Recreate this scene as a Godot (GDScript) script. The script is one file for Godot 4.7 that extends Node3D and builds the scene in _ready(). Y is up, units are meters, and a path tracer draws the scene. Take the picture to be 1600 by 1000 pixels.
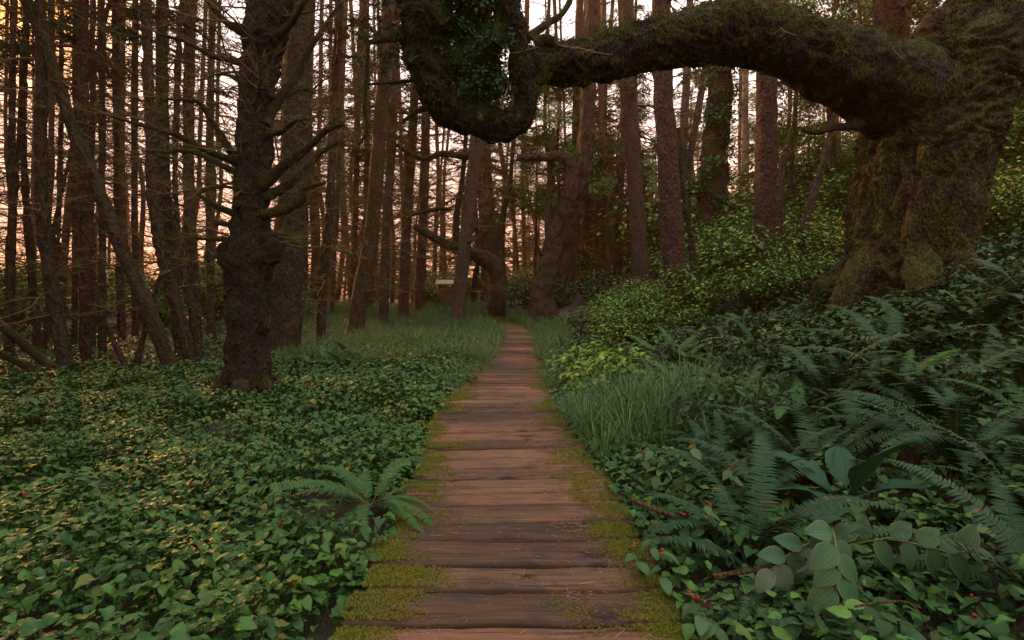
extends Node3D
# A plank boardwalk through a coastal spruce forest at dusk.

const F := 800.0
const EYE := Vector3(0, 1.4, 0)
const PITCH := -0.025

var rng := RandomNumberGenerator.new()
var nz := FastNoiseLite.new()
var nz2 := FastNoiseLite.new()
var nzc := FastNoiseLite.new()
var M := {}
var taken := {}

# ---------------------------------------------------------------- basics
func R(a: float, b: float) -> float:
	return rng.randf_range(a, b)

func tab(t: Array, x: float) -> float:
	var n := t.size()
	if x <= t[0][0]:
		return t[0][1]
	if x >= t[n - 1][0]:
		return t[n - 1][1]
	var k := 0
	while x > t[k + 1][0]:
		k += 1
	var u: float = (x - t[k][0]) / (t[k + 1][0] - t[k][0])
	var m0: float = slope_at(t, k)
	var m1: float = slope_at(t, k + 1)
	var h: float = t[k + 1][0] - t[k][0]
	var u2 := u * u
	var u3 := u2 * u
	return (2 * u3 - 3 * u2 + 1) * t[k][1] + (u3 - 2 * u2 + u) * h * m0 + (3 * u2 - 2 * u3) * t[k + 1][1] + (u3 - u2) * h * m1

func slope_at(t: Array, k: int) -> float:
	var a := maxi(k - 1, 0)
	var b := mini(k + 1, t.size() - 1)
	return (t[b][1] - t[a][1]) / (t[b][0] - t[a][0])

const RISE := [[-30.0, -0.6], [0.0, 0.0], [2.0, 0.05], [6.0, 0.15], [11.0, 0.3], [15.0, 0.46], [18.0, 0.66], [22.0, 1.12], [30.0, 1.75], [45.0, 2.5], [80.0, 3.6], [200.0, 6.0]]
const BEND := [[-4.0, 0.0], [3.0, -0.01], [4.0, -0.05], [6.2, -0.17], [8.0, -0.12], [11.0, 0.03], [15.0, 0.17], [17.0, 0.1], [19.0, -0.35], [22.0, -1.7], [26.0, -4.2], [34.0, -10.0]]
const BANK := [[0.0, 0.0], [0.5, 0.03], [1.2, 0.14], [2.0, 0.32], [3.5, 0.78], [5.0, 1.3], [7.0, 1.85], [12.0, 3.3], [20.0, 6.0], [40.0, 12.0], [220.0, 45.0]]

func path_x(d: float) -> float:
	return tab(BEND, d)

func rise(d: float) -> float:
	return tab(RISE, d)

func ground(x: float, z: float) -> float:
	var d := -z
	var h := rise(d) - 0.13
	var s := x - path_x(minf(d, 19.0))
	if s > 0.75:
		h += tab(BANK, s - 0.75)
	elif s < -0.75:
		h -= 0.22 * smoothstep(0.75, 6.0, -s)
	var off := smoothstep(0.6, 2.0, absf(s))
	h += off * (nz.get_noise_2d(x * 22.0, z * 22.0) * 0.12 + nz.get_noise_2d(x * 5.0 + 90.0, z * 5.0) * 0.3 * smoothstep(4.0, 20.0, d))
	return h

# the point that lies d metres ahead on the line of sight through a place in the photograph
func at(px: float, py: float, d: float) -> Vector3:
	var v := Vector3((px - 800.0) / F, (500.0 - py) / F, -1.0).rotated(Vector3.RIGHT, PITCH)
	return EYE + v * (d / -v.z)

# half the width in metres of an upright thing that spans w in the photograph
func half_width(px: float, w: float, d: float) -> float:
	var t := (px - 800.0) / F
	return w * 0.5 * d / F / sqrt(1.0 + t * t)

func shown(p: Vector3) -> Vector2:
	var v := (p - EYE).rotated(Vector3.RIGHT, -PITCH)
	if v.z > -0.05:
		return Vector2(-9999, -9999)
	return Vector2(800.0 + v.x / -v.z * F, 500.0 - v.y / -v.z * F)

func numbered(n: String) -> String:
	if not taken.has(n):
		taken[n] = 0
		return n
	taken[n] += 1
	return "%s_%03d" % [n, taken[n]]

func tag(o: Node, label: String, category: String, group := "") -> void:
	o.set_meta("label", label)
	o.set_meta("category", category)
	if group != "":
		o.set_meta("group", group)

func thing(called: String, label: String, category: String, where: Vector3, group := "") -> Node3D:
	var o := Node3D.new()
	o.name = numbered(called)
	add_child(o)
	o.position = where
	tag(o, label, category, group)
	return o

func part(called: String, mesh: Mesh, m: Material, parent: Node3D, xf := Transform3D()) -> MeshInstance3D:
	var o := MeshInstance3D.new()
	o.name = called
	o.mesh = mesh
	o.material_override = m
	o.transform = xf
	parent.add_child(o, true)
	return o

func structure(called: String, mesh: Mesh, m: Material) -> MeshInstance3D:
	var o := part(called, mesh, m, self)
	o.set_meta("kind", "structure")
	return o

const ORD := ["first", "second", "third", "fourth", "fifth", "sixth", "seventh", "eighth", "ninth", "tenth", "eleventh", "twelfth", "thirteenth", "fourteenth", "fifteenth", "sixteenth", "seventeenth", "eighteenth", "nineteenth", "twentieth"]

func nth(n: int) -> String:
	if n < 20:
		return ORD[n]
	var tens: String = ["twenty", "thirty", "forty", "fifty", "sixty", "seventy"][n / 10 - 2] if (n + 1) % 10 else ["thirtieth", "fortieth", "fiftieth", "sixtieth", "seventieth"][(n + 1) / 10 - 3]
	if (n + 1) % 10 == 0:
		return tens
	tens = ["twenty", "thirty", "forty", "fifty", "sixty", "seventy"][(n + 1) / 10 - 2]
	return tens + "-" + ORD[(n + 1) % 10 - 1]

# ---------------------------------------------------------------- triangle soup
class Soup:
	var v := PackedVector3Array()
	var n := PackedVector3Array()
	var c := PackedColorArray()

	func tri(a: Vector3, b: Vector3, d: Vector3, col: Color, nn := Vector3.ZERO) -> void:
		var m := nn if nn != Vector3.ZERO else (d - a).cross(b - a).normalized()
		v.append(a); v.append(b); v.append(d)
		n.append(m); n.append(m); n.append(m)
		c.append(col); c.append(col); c.append(col)

	func quad(a: Vector3, b: Vector3, d: Vector3, e: Vector3, col: Color) -> void:
		tri(a, b, d, col)
		tri(a, d, e, col)

	func join(o: Soup, xf: Transform3D) -> void:
		v.append_array(xf * o.v)
		n.append_array(Transform3D(xf.basis.orthonormalized(), Vector3.ZERO) * o.n)
		c.append_array(o.c)

	func join_tinted(o: Soup, xf: Transform3D, col: Color) -> void:
		v.append_array(xf * o.v)
		n.append_array(Transform3D(xf.basis.orthonormalized(), Vector3.ZERO) * o.n)
		var k := PackedColorArray()
		k.resize(o.c.size())
		k.fill(col)
		c.append_array(k)

	# a tube of few sides along points
	func tube(p: Array, r: Array, sides: int, col: Color, col2 := Color(-1, 0, 0)) -> void:
		var rings := []
		var u := Vector3.ZERO
		for i in p.size():
			var t: Vector3 = (p[mini(i + 1, p.size() - 1)] - p[maxi(i - 1, 0)]).normalized()
			if i == 0:
				u = t.cross(Vector3.UP if absf(t.y) < 0.9 else Vector3.RIGHT).normalized()
			else:
				u = (u - t * u.dot(t)).normalized()
			var w := t.cross(u)
			var ring := []
			for k in sides:
				var a := TAU * k / sides
				ring.append(u * cos(a) + w * sin(a))
			rings.append(ring)
		for i in p.size() - 1:
			var cc: Color = col if col2.r < 0 else col.lerp(col2, float(i) / (p.size() - 1))
			for k in sides:
				var k2 := (k + 1) % sides
				var a0: Vector3 = rings[i][k]
				var a1: Vector3 = rings[i][k2]
				var b0: Vector3 = rings[i + 1][k]
				var b1: Vector3 = rings[i + 1][k2]
				var q0: Vector3 = p[i] + a0 * r[i]
				var q1: Vector3 = p[i] + a1 * r[i]
				var q2: Vector3 = p[i + 1] + b0 * r[i + 1]
				var q3: Vector3 = p[i + 1] + b1 * r[i + 1]
				v.append(q0); v.append(q2); v.append(q1)
				n.append(a0); n.append(b0); n.append(a1)
				v.append(q1); v.append(q2); v.append(q3)
				n.append(a1); n.append(b0); n.append(b1)
				for z in 6:
					c.append(cc)

	func mesh() -> ArrayMesh:
		var a := []
		a.resize(Mesh.ARRAY_MAX)
		a[Mesh.ARRAY_VERTEX] = v
		a[Mesh.ARRAY_NORMAL] = n
		a[Mesh.ARRAY_COLOR] = c
		var m := ArrayMesh.new()
		m.add_surface_from_arrays(Mesh.PRIMITIVE_TRIANGLES, a)
		return m

# a smooth surface over a grid of points: cols x rows
func grid_mesh(p: PackedVector3Array, cols: int, rows: int, wrap: bool, col: PackedColorArray, uv := PackedVector2Array(), flip := false) -> ArrayMesh:
	var nn := PackedVector3Array()
	nn.resize(p.size())
	for j in rows:
		for i in cols:
			var i0 := (i + cols - 1) % cols if wrap else maxi(i - 1, 0)
			var i1 := (i + 1) % cols if wrap else mini(i + 1, cols - 1)
			var j0 := maxi(j - 1, 0)
			var j1 := mini(j + 1, rows - 1)
			var du := p[j * cols + i1] - p[j * cols + i0]
			var dv := p[j1 * cols + i] - p[j0 * cols + i]
			var m := du.cross(dv).normalized()
			nn[j * cols + i] = -m if flip else m
	var idx := PackedInt32Array()
	for j in rows - 1:
		for i in (cols if wrap else cols - 1):
			var a := j * cols + i
			var b := j * cols + (i + 1) % cols
			var c := a + cols
			var e := b + cols
			if flip:
				idx.append_array(PackedInt32Array([a, b, c, b, e, c]))
			else:
				idx.append_array(PackedInt32Array([a, c, b, b, c, e]))
	var arr := []
	arr.resize(Mesh.ARRAY_MAX)
	arr[Mesh.ARRAY_VERTEX] = p
	arr[Mesh.ARRAY_NORMAL] = nn
	if col.size():
		arr[Mesh.ARRAY_COLOR] = col
	if uv.size():
		arr[Mesh.ARRAY_TEX_UV] = uv
	arr[Mesh.ARRAY_INDEX] = idx
	var mesh := ArrayMesh.new()
	mesh.add_surface_from_arrays(Mesh.PRIMITIVE_TRIANGLES, arr)
	return mesh

func soup_of(mesh: ArrayMesh) -> Soup:
	var a := mesh.surface_get_arrays(0)
	var s := Soup.new()
	var idx: PackedInt32Array = a[Mesh.ARRAY_INDEX]
	for i in idx:
		s.v.append(a[Mesh.ARRAY_VERTEX][i])
		s.n.append(a[Mesh.ARRAY_NORMAL][i])
		s.c.append(a[Mesh.ARRAY_COLOR][i])
	return s

# ---------------------------------------------------------------- materials
func noise_tex(kind: int, freq: float, seed_: int, octaves: int, ramp: Array, size := 512, cell := -1) -> NoiseTexture2D:
	var f := FastNoiseLite.new()
	f.noise_type = kind
	f.seed = seed_
	f.frequency = freq
	f.fractal_octaves = octaves
	if cell >= 0:
		f.cellular_return_type = cell
	var t := NoiseTexture2D.new()
	t.width = size
	t.height = size
	t.seamless = true
	t.noise = f
	if ramp.size():
		var g := Gradient.new()
		g.offsets = PackedFloat32Array(ramp.map(func(r): return r[0]))
		g.colors = PackedColorArray(ramp.map(func(r): return r[1]))
		t.color_ramp = g
	return t

func grey(v: float) -> Color:
	return Color(v, v, v)

func leafy(rough: float, back: Color, spec := 0.4) -> StandardMaterial3D:
	var m := StandardMaterial3D.new()
	m.vertex_color_use_as_albedo = true
	m.roughness = rough
	m.metallic_specular = spec
	m.cull_mode = BaseMaterial3D.CULL_DISABLED
	if back.v > 0:
		m.backlight_enabled = true
		m.backlight = back
	return m

func bark(scale: Vector3, tex: Texture2D, relief: Texture2D, depth: float, rough := 0.9) -> StandardMaterial3D:
	var m := StandardMaterial3D.new()
	m.vertex_color_use_as_albedo = true
	m.albedo_texture = tex
	m.uv1_triplanar = true
	m.uv1_world_triplanar = true
	m.uv1_scale = scale
	m.heightmap_enabled = true
	m.heightmap_texture = relief
	m.heightmap_scale = depth
	m.roughness = rough
	m.metallic_specular = 0.3
	return m

func make_materials() -> void:
	var scaly := noise_tex(FastNoiseLite.TYPE_SIMPLEX, 0.02, 11, 5, [[0.0, grey(0.0)], [0.42, grey(0.3)], [0.5, grey(0.7)], [1.0, grey(1.0)]])
	var scaly_c := noise_tex(FastNoiseLite.TYPE_SIMPLEX, 0.035, 21, 5, [[0.0, Color(0.4, 0.33, 0.28)], [0.4, Color(0.68, 0.62, 0.57)], [0.6, Color(0.92, 0.89, 0.85)], [1.0, Color(1, 1, 1)]])
	var rough_t := noise_tex(FastNoiseLite.TYPE_SIMPLEX, 0.022, 5, 5, [[0.0, grey(0.0)], [0.5, grey(0.55)], [1.0, grey(1.0)]])
	var rough_c := noise_tex(FastNoiseLite.TYPE_SIMPLEX, 0.03, 31, 5, [[0.0, Color(0.42, 0.35, 0.28)], [0.42, Color(0.64, 0.58, 0.48)], [0.6, Color(0.9, 0.9, 0.8)], [1.0, Color(1, 1, 0.95)]])
	M.bark = bark(Vector3(2.2, 0.8, 2.2), scaly_c, scaly, 6.0)
	M.bark_mid = bark(Vector3(1.5, 0.55, 1.5), scaly_c, scaly, 9.0)
	M.bark_far = bark(Vector3(1.2, 0.45, 1.2), scaly_c, scaly, 4.0)
	M.bark_giant = bark(Vector3(1.7, 0.8, 1.7), rough_c, rough_t, 12.0)
	M.limb = bark(Vector3(3.0, 3.0, 3.0), rough_c, rough_t, 3.0)
	M.twig = leafy(0.9, Color.BLACK, 0.2)
	M.needle = leafy(0.7, Color(0.25, 0.2, 0.05), 0.2)
	M.leaf = leafy(0.5, Color(0.1, 0.24, 0.035), 0.3)
	M.shrub = leafy(0.6, Color(0.22, 0.3, 0.05), 0.28)
	M.fern = leafy(0.6, Color(0.08, 0.15, 0.05), 0.28)
	M.grass = leafy(0.6, Color(0.1, 0.18, 0.06), 0.28)
	M.moss = leafy(0.9, Color(0.12, 0.12, 0.03), 0.15)
	M.litter = leafy(0.9, Color.BLACK, 0.15)
	M.berry = leafy(0.25, Color.BLACK, 0.5)
	var soil := StandardMaterial3D.new()
	soil.albedo_texture = noise_tex(FastNoiseLite.TYPE_SIMPLEX, 0.02, 8, 5, [[0.0, Color(0.10, 0.075, 0.05)], [0.4, Color(0.2, 0.15, 0.1)], [0.55, Color(0.24, 0.21, 0.12)], [0.75, Color(0.16, 0.18, 0.08)], [1.0, Color(0.3, 0.22, 0.14)]], 1024)
	soil.uv1_triplanar = true
	soil.uv1_world_triplanar = true
	soil.uv1_scale = Vector3(0.7, 0.7, 0.7)
	soil.heightmap_enabled = true
	soil.heightmap_texture = rough_t
	soil.heightmap_scale = 3.0
	soil.roughness = 0.95
	M.soil = soil

# ---------------------------------------------------------------- trees
# a trunk or limb: rings along a smooth curve, lumpy and furrowed; colours say where moss grows
func wood(pts: Array, rad: Array, o: Dictionary) -> ArrayMesh:
	var sides: int = o.get("sides", 14)
	var step: float = o.get("step", 0.25)
	var lump: float = o.get("lump", 0.06)
	var lump_f: float = o.get("lump_f", 120.0)
	var furrow: float = o.get("furrow", 0.03)
	var furrow_f: float = o.get("furrow_f", 500.0)
	var bark_c: Color = o.get("bark", Color(0.11, 0.075, 0.052))
	var bark_c2: Color = o.get("bark2", bark_c * 0.6)
	var moss_c: Color = o.get("moss", Color(0.055, 0.06, 0.018))
	var mossy: float = o.get("mossy", 0.0)
	var plates: float = o.get("plates", 0.0)
	var stretch: float = o.get("stretch", 0.88)
	nzc.frequency = o.get("plate_f", 9.0)
	var cs := []
	var rs := []
	for i in pts.size() - 1:
		var a: Vector3 = pts[i]
		var b: Vector3 = pts[i + 1]
		var pa: Vector3 = pts[i - 1] if i > 0 else a * 2 - b
		var pb: Vector3 = pts[i + 2] if i + 2 < pts.size() else b * 2 - a
		var k := maxi(1, int(ceil(a.distance_to(b) / step)))
		for q in k:
			var u := float(q) / k
			cs.append(a.cubic_interpolate(b, pa, pb, u))
			rs.append(lerpf(rad[i], rad[i + 1], smoothstep(0, 1, u) * 0.5 + u * 0.5))
	cs.append(pts[-1])
	rs.append(rad[-1])
	if o.get("round_end", false):
		var e: Vector3 = (pts[-1] - pts[-2]).normalized()
		for q in [0.45, 0.8, 0.98]:
			cs.append(pts[-1] + e * rad[-1] * q * 0.7)
			rs.append(rad[-1] * sqrt(1.0 - q * q))
	var rows := cs.size()
	var p := PackedVector3Array()
	var col := PackedColorArray()
	p.resize(rows * sides)
	col.resize(rows * sides)
	var u := Vector3.ZERO
	for i in rows:
		var t: Vector3 = (cs[mini(i + 1, rows - 1)] - cs[maxi(i - 1, 0)]).normalized()
		if i == 0:
			u = t.cross(Vector3.FORWARD if absf(t.z) < 0.8 else Vector3.RIGHT).normalized()
		else:
			u = (u - t * u.dot(t)).normalized()
		var w := t.cross(u)
		for k in sides:
			var ang := TAU * k / sides
			var dv := u * cos(ang) + w * sin(ang)
			var q: Vector3 = cs[i] + dv * rs[i]
			var along := q - t * q.dot(t) * stretch
			var n1 := nz.get_noise_3dv(q * lump_f)
			var n2 := 0.35 - absf(nz2.get_noise_3dv(along * furrow_f)) * 1.9
			if plates > 0.0:
				n2 += plates * nzc.get_noise_3dv(q - t * q.dot(t) * stretch)
			q += dv * (rs[i] * lump * n1 * 2.0 + furrow * n2)
			p[i * sides + k] = q
			var n3 := nz2.get_noise_3dv(q * 260.0)
			var n4 := nz.get_noise_3dv(q * 700.0)
			var cc := bark_c.lerp(bark_c2, clampf(0.45 + n4 * 1.1 + n3 * 0.8, 0, 1))
			if mossy > 0.0:
				var mm := smoothstep(-0.1, 0.12, mossy - 0.6 + dv.y * 0.35 + n3 * 0.9 + n4 * 0.55)
				cc = cc.lerp(moss_c * (1.0 + n4 * 0.7), mm)
			col[i * sides + k] = cc
	return grid_mesh(p, sides, rows, true, col)

# one bare branch along +x that sags and curls up, with crooked side twigs
func bare_branch(length: float, twigs: int, sag: float, r0: float, c0: Color, c1: Color, deep := 1) -> Soup:
	var s := Soup.new()
	var p := []
	var r := []
	var n := 8
	var q := Vector3.ZERO
	var yaw := 0.0
	var pitch := R(-0.1, 0.25)
	for i in n + 1:
		p.append(q)
		r.append(lerpf(r0, r0 * 0.22, float(i) / n))
		yaw += R(-0.22, 0.22)
		pitch += (-sag if i < n / 2 else sag * 1.1) * 0.25 + R(-0.16, 0.16)
		q += Vector3(cos(pitch) * cos(yaw), sin(pitch), cos(pitch) * sin(yaw)) * (length / n)
	s.tube(p, r, 4, c0, c1)
	for t in twigs:
		var i := rng.randi_range(1, n - 1)
		var d: Vector3 = (p[i + 1] - p[i]).normalized()
		var side := 1.0 if t % 2 else -1.0
		var dirv := (d * R(0.5, 1.1) + Vector3(0, R(-0.35, 0.45), side * R(0.5, 1.1))).normalized()
		var l := length * R(0.18, 0.42) * (1.1 - float(i) / n * 0.6)
		var tp := []
		var tr := []
		var tq: Vector3 = p[i]
		for j in 5:
			tp.append(tq)
			tr.append(lerpf(r[i] * 0.6, r0 * 0.12, j / 4.0))
			dirv = (dirv + Vector3(R(-0.3, 0.3), R(-0.2, 0.34), R(-0.3, 0.3))).normalized()
			tq += dirv * l / 4.0
		s.tube(tp, tr, 3, c1, c1)
		if deep > 0:
			for z in 3:
				var j := rng.randi_range(1, 3)
				var e := (dirv + Vector3(R(-0.9, 0.9), R(-0.5, 0.7), R(-0.9, 0.9))).normalized()
				s.tube([tp[j], tp[j] + e * l * 0.2, tp[j] + (e + Vector3(0, 0.4, 0)) * l * 0.36], [r0 * 0.16, r0 * 0.12, r0 * 0.05], 3, c1, c1)
	return s

# a living branch along +x: twigs set with short flat needles
func needle_branch(length: float, twigs: int, per: int, green: Color, tip: Color, woodc: Color, nl := 0.07) -> Soup:
	var s := Soup.new()
	var p := []
	var r := []
	var q := Vector3.ZERO
	var pitch := R(0.0, 0.25)
	var yaw := 0.0
	for i in 7:
		p.append(q)
		r.append(lerpf(0.02, 0.004, i / 6.0) * length)
		pitch -= 0.07
		yaw += R(-0.15, 0.15)
		q += Vector3(cos(pitch) * cos(yaw), sin(pitch), cos(pitch) * sin(yaw)) * length / 6.0
	s.tube(p, r, 3, woodc)
	for t in twigs:
		var f := R(0.15, 1.0)
		var i := mini(int(f * 6), 5)
		var b: Vector3 = p[i].lerp(p[i + 1], f * 6 - i)
		var d: Vector3 = (p[i + 1] - p[i]).normalized()
		var side := 1.0 if t % 2 else -1.0
		var dirv := (d * R(0.6, 1.2) + Vector3(0, R(-0.4, 0.15), side * R(0.5, 1.0))).normalized()
		var l := length * R(0.16, 0.36) * (1.25 - f * 0.6)
		var e := b + dirv * l + Vector3(0, -l * R(0.0, 0.3), 0)
		s.tube([b, e], [0.006 * length, 0.002 * length], 3, woodc)
		for k in per:
			var g := R(0.08, 1.05)
			var o := b.lerp(e, g)
			var a := (dirv * R(0.3, 1.0) + Vector3(R(-1, 1), R(-0.7, 0.9), R(-1, 1))).normalized()
			var w := a.cross(Vector3(R(-1, 1), R(-1, 1), R(-1, 1))).normalized() * nl * R(0.1, 0.17)
			var ll := nl * R(0.7, 1.4)
			s.tri(o - w, o + a * ll, o + w, green.lerp(tip, R(0, 1) * R(0.2, 1.0)) * R(0.75, 1.2))
	return s

var bare := []
var live := {}
var bare_mesh := []
var live_mesh := {}

func make_branch_kits() -> void:
	var br := [[Color(0.1, 0.068, 0.038), Color(0.15, 0.1, 0.048)], [Color(0.085, 0.062, 0.033), Color(0.14, 0.1, 0.042)], [Color(0.07, 0.062, 0.026), Color(0.12, 0.11, 0.036)]]
	for i in 15:
		var k: Array = br[i % 3]
		bare.append(bare_branch(1.0, 7 + i % 5, R(0.2, 0.55), 0.016, k[0], k[1]))
	var w := Color(0.06, 0.045, 0.03)
	live.green = []
	live.dark = []
	live.rust = []
	live.olive = []
	for i in 5:
		live.green.append(needle_branch(1.0, 20, 12, Color(0.03, 0.055, 0.016), Color(0.07, 0.09, 0.022), w))
		live.dark.append(needle_branch(1.0, 20, 12, Color(0.018, 0.036, 0.014), Color(0.035, 0.055, 0.02), w))
		live.rust.append(needle_branch(1.0, 18, 9, Color(0.12, 0.06, 0.02), Color(0.17, 0.085, 0.028), w))
		live.olive.append(needle_branch(1.0, 18, 10, Color(0.06, 0.065, 0.018), Color(0.11, 0.085, 0.025), w))

	for s in bare:
		bare_mesh.append(s.mesh())
	for k in live:
		live_mesh[k] = live[k].map(func(s): return s.mesh())

# points of a trunk from places in the photograph, carried on up to a height and down into the ground
func trunk_line(px: Array, d: float, width: Array, top: float, dd := 0.0) -> Dictionary:
	var pts := []
	var rad := []
	for i in px.size():
		var f := float(i) / maxf(1.0, px.size() - 1)
		var q := at(px[i][0], px[i][1], d + dd * f)
		pts.append(q)
		rad.append(half_width(px[i][0], lerpf(width[0], width[1], f) if width.size() == 2 else float(width[i]), d + dd * f))
	var b: Vector3 = pts[0]
	var g := ground(b.x, b.z)
	var dirv: Vector3 = (pts[0] - pts[1])
	dirv = dirv / maxf(0.2, -dirv.y)
	var down := b.y - g
	if down > 0.02:
		var foot := b + dirv.limit_length(1.6) * down
		foot.y = ground(foot.x, foot.z) - 0.12
		pts.push_front(foot)
		rad.push_front(rad[0] * 1.18)
	else:
		pts[0].y = minf(pts[0].y, g - 0.1)
	var e: Vector3 = pts[-1]
	if top > e.y + 0.5:
		var v: Vector3 = (pts[-1] - pts[-2])
		v = v / maxf(0.3, v.y)
		var r: float = rad[-1]
		var k := 4
		var h := top - e.y
		for i in k:
			v = v.lerp(Vector3.UP, 0.35)
			e = e + v * (h / k)
			pts.append(e)
			rad.append(r * (1.0 - 0.85 * (i + 1.0) / k))
	return {"pts": pts, "rad": rad}

func on_line(l: Dictionary, y: float) -> Array:
	var p: Array = l.pts
	for i in p.size() - 1:
		if y <= p[i + 1].y and y >= p[i].y:
			var u: float = (y - p[i].y) / maxf(0.001, p[i + 1].y - p[i].y)
			return [p[i].lerp(p[i + 1], u), lerpf(l.rad[i], l.rad[i + 1], u)]
	return [p[-1], l.rad[-1]]

# many thin branches on one trunk, set round it from low to high
func put_bare(t: Node3D, l: Dictionary, lo: float, hi: float, n: int, length: float, base: Vector3) -> void:
	var sets := [[], [], []]
	var k0 := rng.randi() % bare.size()
	for i in n:
		var y := lerpf(lo, hi, (i + R(0, 1)) / n)
		var q := on_line(l, y)
		var len_ := length * R(0.45, 1.25)
		var b := Basis(Vector3.UP, R(0, TAU)) * Basis(Vector3(0, 0, 1), R(-0.3, 0.35)) * Basis(Vector3.RIGHT, R(-0.5, 0.5))
		var dirv := b.x
		sets[i % 3].append(Transform3D(b * len_, q[0] + dirv * q[1] * 0.7 - base))
	for k in 3:
		if sets[k].size():
			scatter("dead_branches", bare_mesh[(k0 + k * 4) % bare.size()], M.twig, sets[k], [], t)

func put_live(l: Dictionary, lo: float, hi: float, n: int, length: float, base: Vector3, kinds: Array, t: Node3D) -> void:
	var sets := {}
	for i in n:
		var f := (i + R(0, 1)) / n
		var y := lerpf(lo, hi, f)
		var q := on_line(l, y)
		var len_ := length * R(0.6, 1.2) * (1.0 - 0.72 * f)
		var b := Basis(Vector3.UP, R(0, TAU)) * Basis(Vector3(0, 0, 1), R(-0.25, 0.3))
		var key := [kinds[rng.randi() % kinds.size()], i % 2]
		if not sets.has(key):
			sets[key] = []
		sets[key].append(Transform3D(b * len_, q[0] - base))
	for key in sets:
		scatter("crown", live_mesh[key[0]][key[1] + (1 if n % 2 else 0)], M.needle, sets[key], [], t)

func shift_pts(pts: Array, by: Vector3) -> Array:
	return pts.map(func(q): return q - by)

# a forest tree standing where the photograph shows it
func tree(called: String, label: String, d: float, px: Array, width: Array, o := {}) -> Node3D:
	var l := trunk_line(px, d, width.map(func(w): return w * 0.88), o.get("top", 15.0), o.get("dd", 0.0))
	var base: Vector3 = l.pts[0]
	base.y = ground(base.x, base.z)
	var t := thing(called, label, "tree", base, o.get("group", "forest trees"))
	# the foot spreads
	var pts: Array = l.pts.duplicate()
	var rad: Array = l.rad.duplicate()
	if o.get("flare", true):
		var v: Vector3 = (pts[1] - pts[0])
		var ln := v.length()
		var r0: float = rad[0]
		if ln > r0 * 1.5:
			pts.insert(1, pts[0] + v * minf(0.5, r0 * 1.6 / ln))
			rad.insert(1, r0 * 1.05)
		rad[0] = r0 * 1.45
	var near := d < 16.0
	var wo := {"sides": 36 if near else 12, "step": 0.08 if near else 0.3, "lump": 0.08, "furrow": 0.024 if near else 0.03, "furrow_f": 700.0 if near else 500.0, "plates": 0.8 if near else 0.0, "plate_f": 16.0, "mossy": o.get("mossy", 0.3), "bark": o.get("bark", Color(0.11, 0.078, 0.056)) * 0.9}
	if near:
		wo.bark2 = Color(wo.bark.r * 1.5, wo.bark.g * 1.6, wo.bark.b * 1.7)
		wo.bark = wo.bark * 0.75
	if o.has("moss"):
		wo.moss = o.moss
	var local := shift_pts(pts, Vector3.ZERO)
	var mesh := wood(local, rad, wo)
	part("trunk", mesh, (M.bark if d < 10.5 else M.bark_mid) if near else M.bark_far, t, Transform3D(Basis(), -base))
	var nb: int = o.get("bare", 22)
	if nb > 0:
		var hi: float = o.get("bare_hi", minf(10.5, l.pts[-1].y - 1.0))
		var lo: float = o.get("bare_lo", base.y + 1.2)
		put_bare(t, l, lo, hi, nb, o.get("bare_len", 1.2), base)
	var nl: int = o.get("live", 26)
	if nl > 0:
		put_live(l, o.get("live_lo", 8.0), l.pts[-1].y, nl, o.get("live_len", 2.2), base, o.get("kinds", ["green", "olive", "rust"]), t)
	return t

# one thick bough with a curve through places in the photograph; depth runs from d0 to d1
func bough(t: Node3D, called: String, px: Array, d0: float, d1: float, w0: float, w1: float, o := {}) -> Array:
	var pts := []
	var rad := []
	for i in px.size():
		var f := float(i) / (px.size() - 1)
		var d := lerpf(d0, d1, f)
		pts.append(at(px[i][0], px[i][1], d))
		rad.append((lerpf(w0, w1, f) if px[i].size() == 2 else float(px[i][2])) * 0.5 * d / F)
	var wo := {"sides": 12, "step": 0.07, "lump": 0.14, "lump_f": 350.0, "furrow": 0.006, "mossy": 0.55, "bark": Color(0.05, 0.036, 0.026), "round_end": true}
	wo.merge(o, true)
	part(called, wood(pts, rad, wo), M.limb, t, Transform3D(Basis(), -t.position))
	return [pts, rad]

# ---------------------------------------------------------------- leaves and plants
func scatter(called: String, mesh: Mesh, m: Material, xfs: Array, cols: Array, parent: Node3D) -> MultiMeshInstance3D:
	var mm := MultiMesh.new()
	mm.transform_format = MultiMesh.TRANSFORM_3D
	mm.use_colors = cols.size() > 0
	mm.mesh = mesh
	mm.instance_count = xfs.size()
	for i in xfs.size():
		mm.set_instance_transform(i, xfs[i])
		if cols.size():
			mm.set_instance_color(i, cols[i])
	var o := MultiMeshInstance3D.new()
	o.name = called
	o.multimesh = mm
	o.material_override = m
	parent.add_child(o, true)
	o.set_meta("kind", "stuff")
	return o

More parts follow.
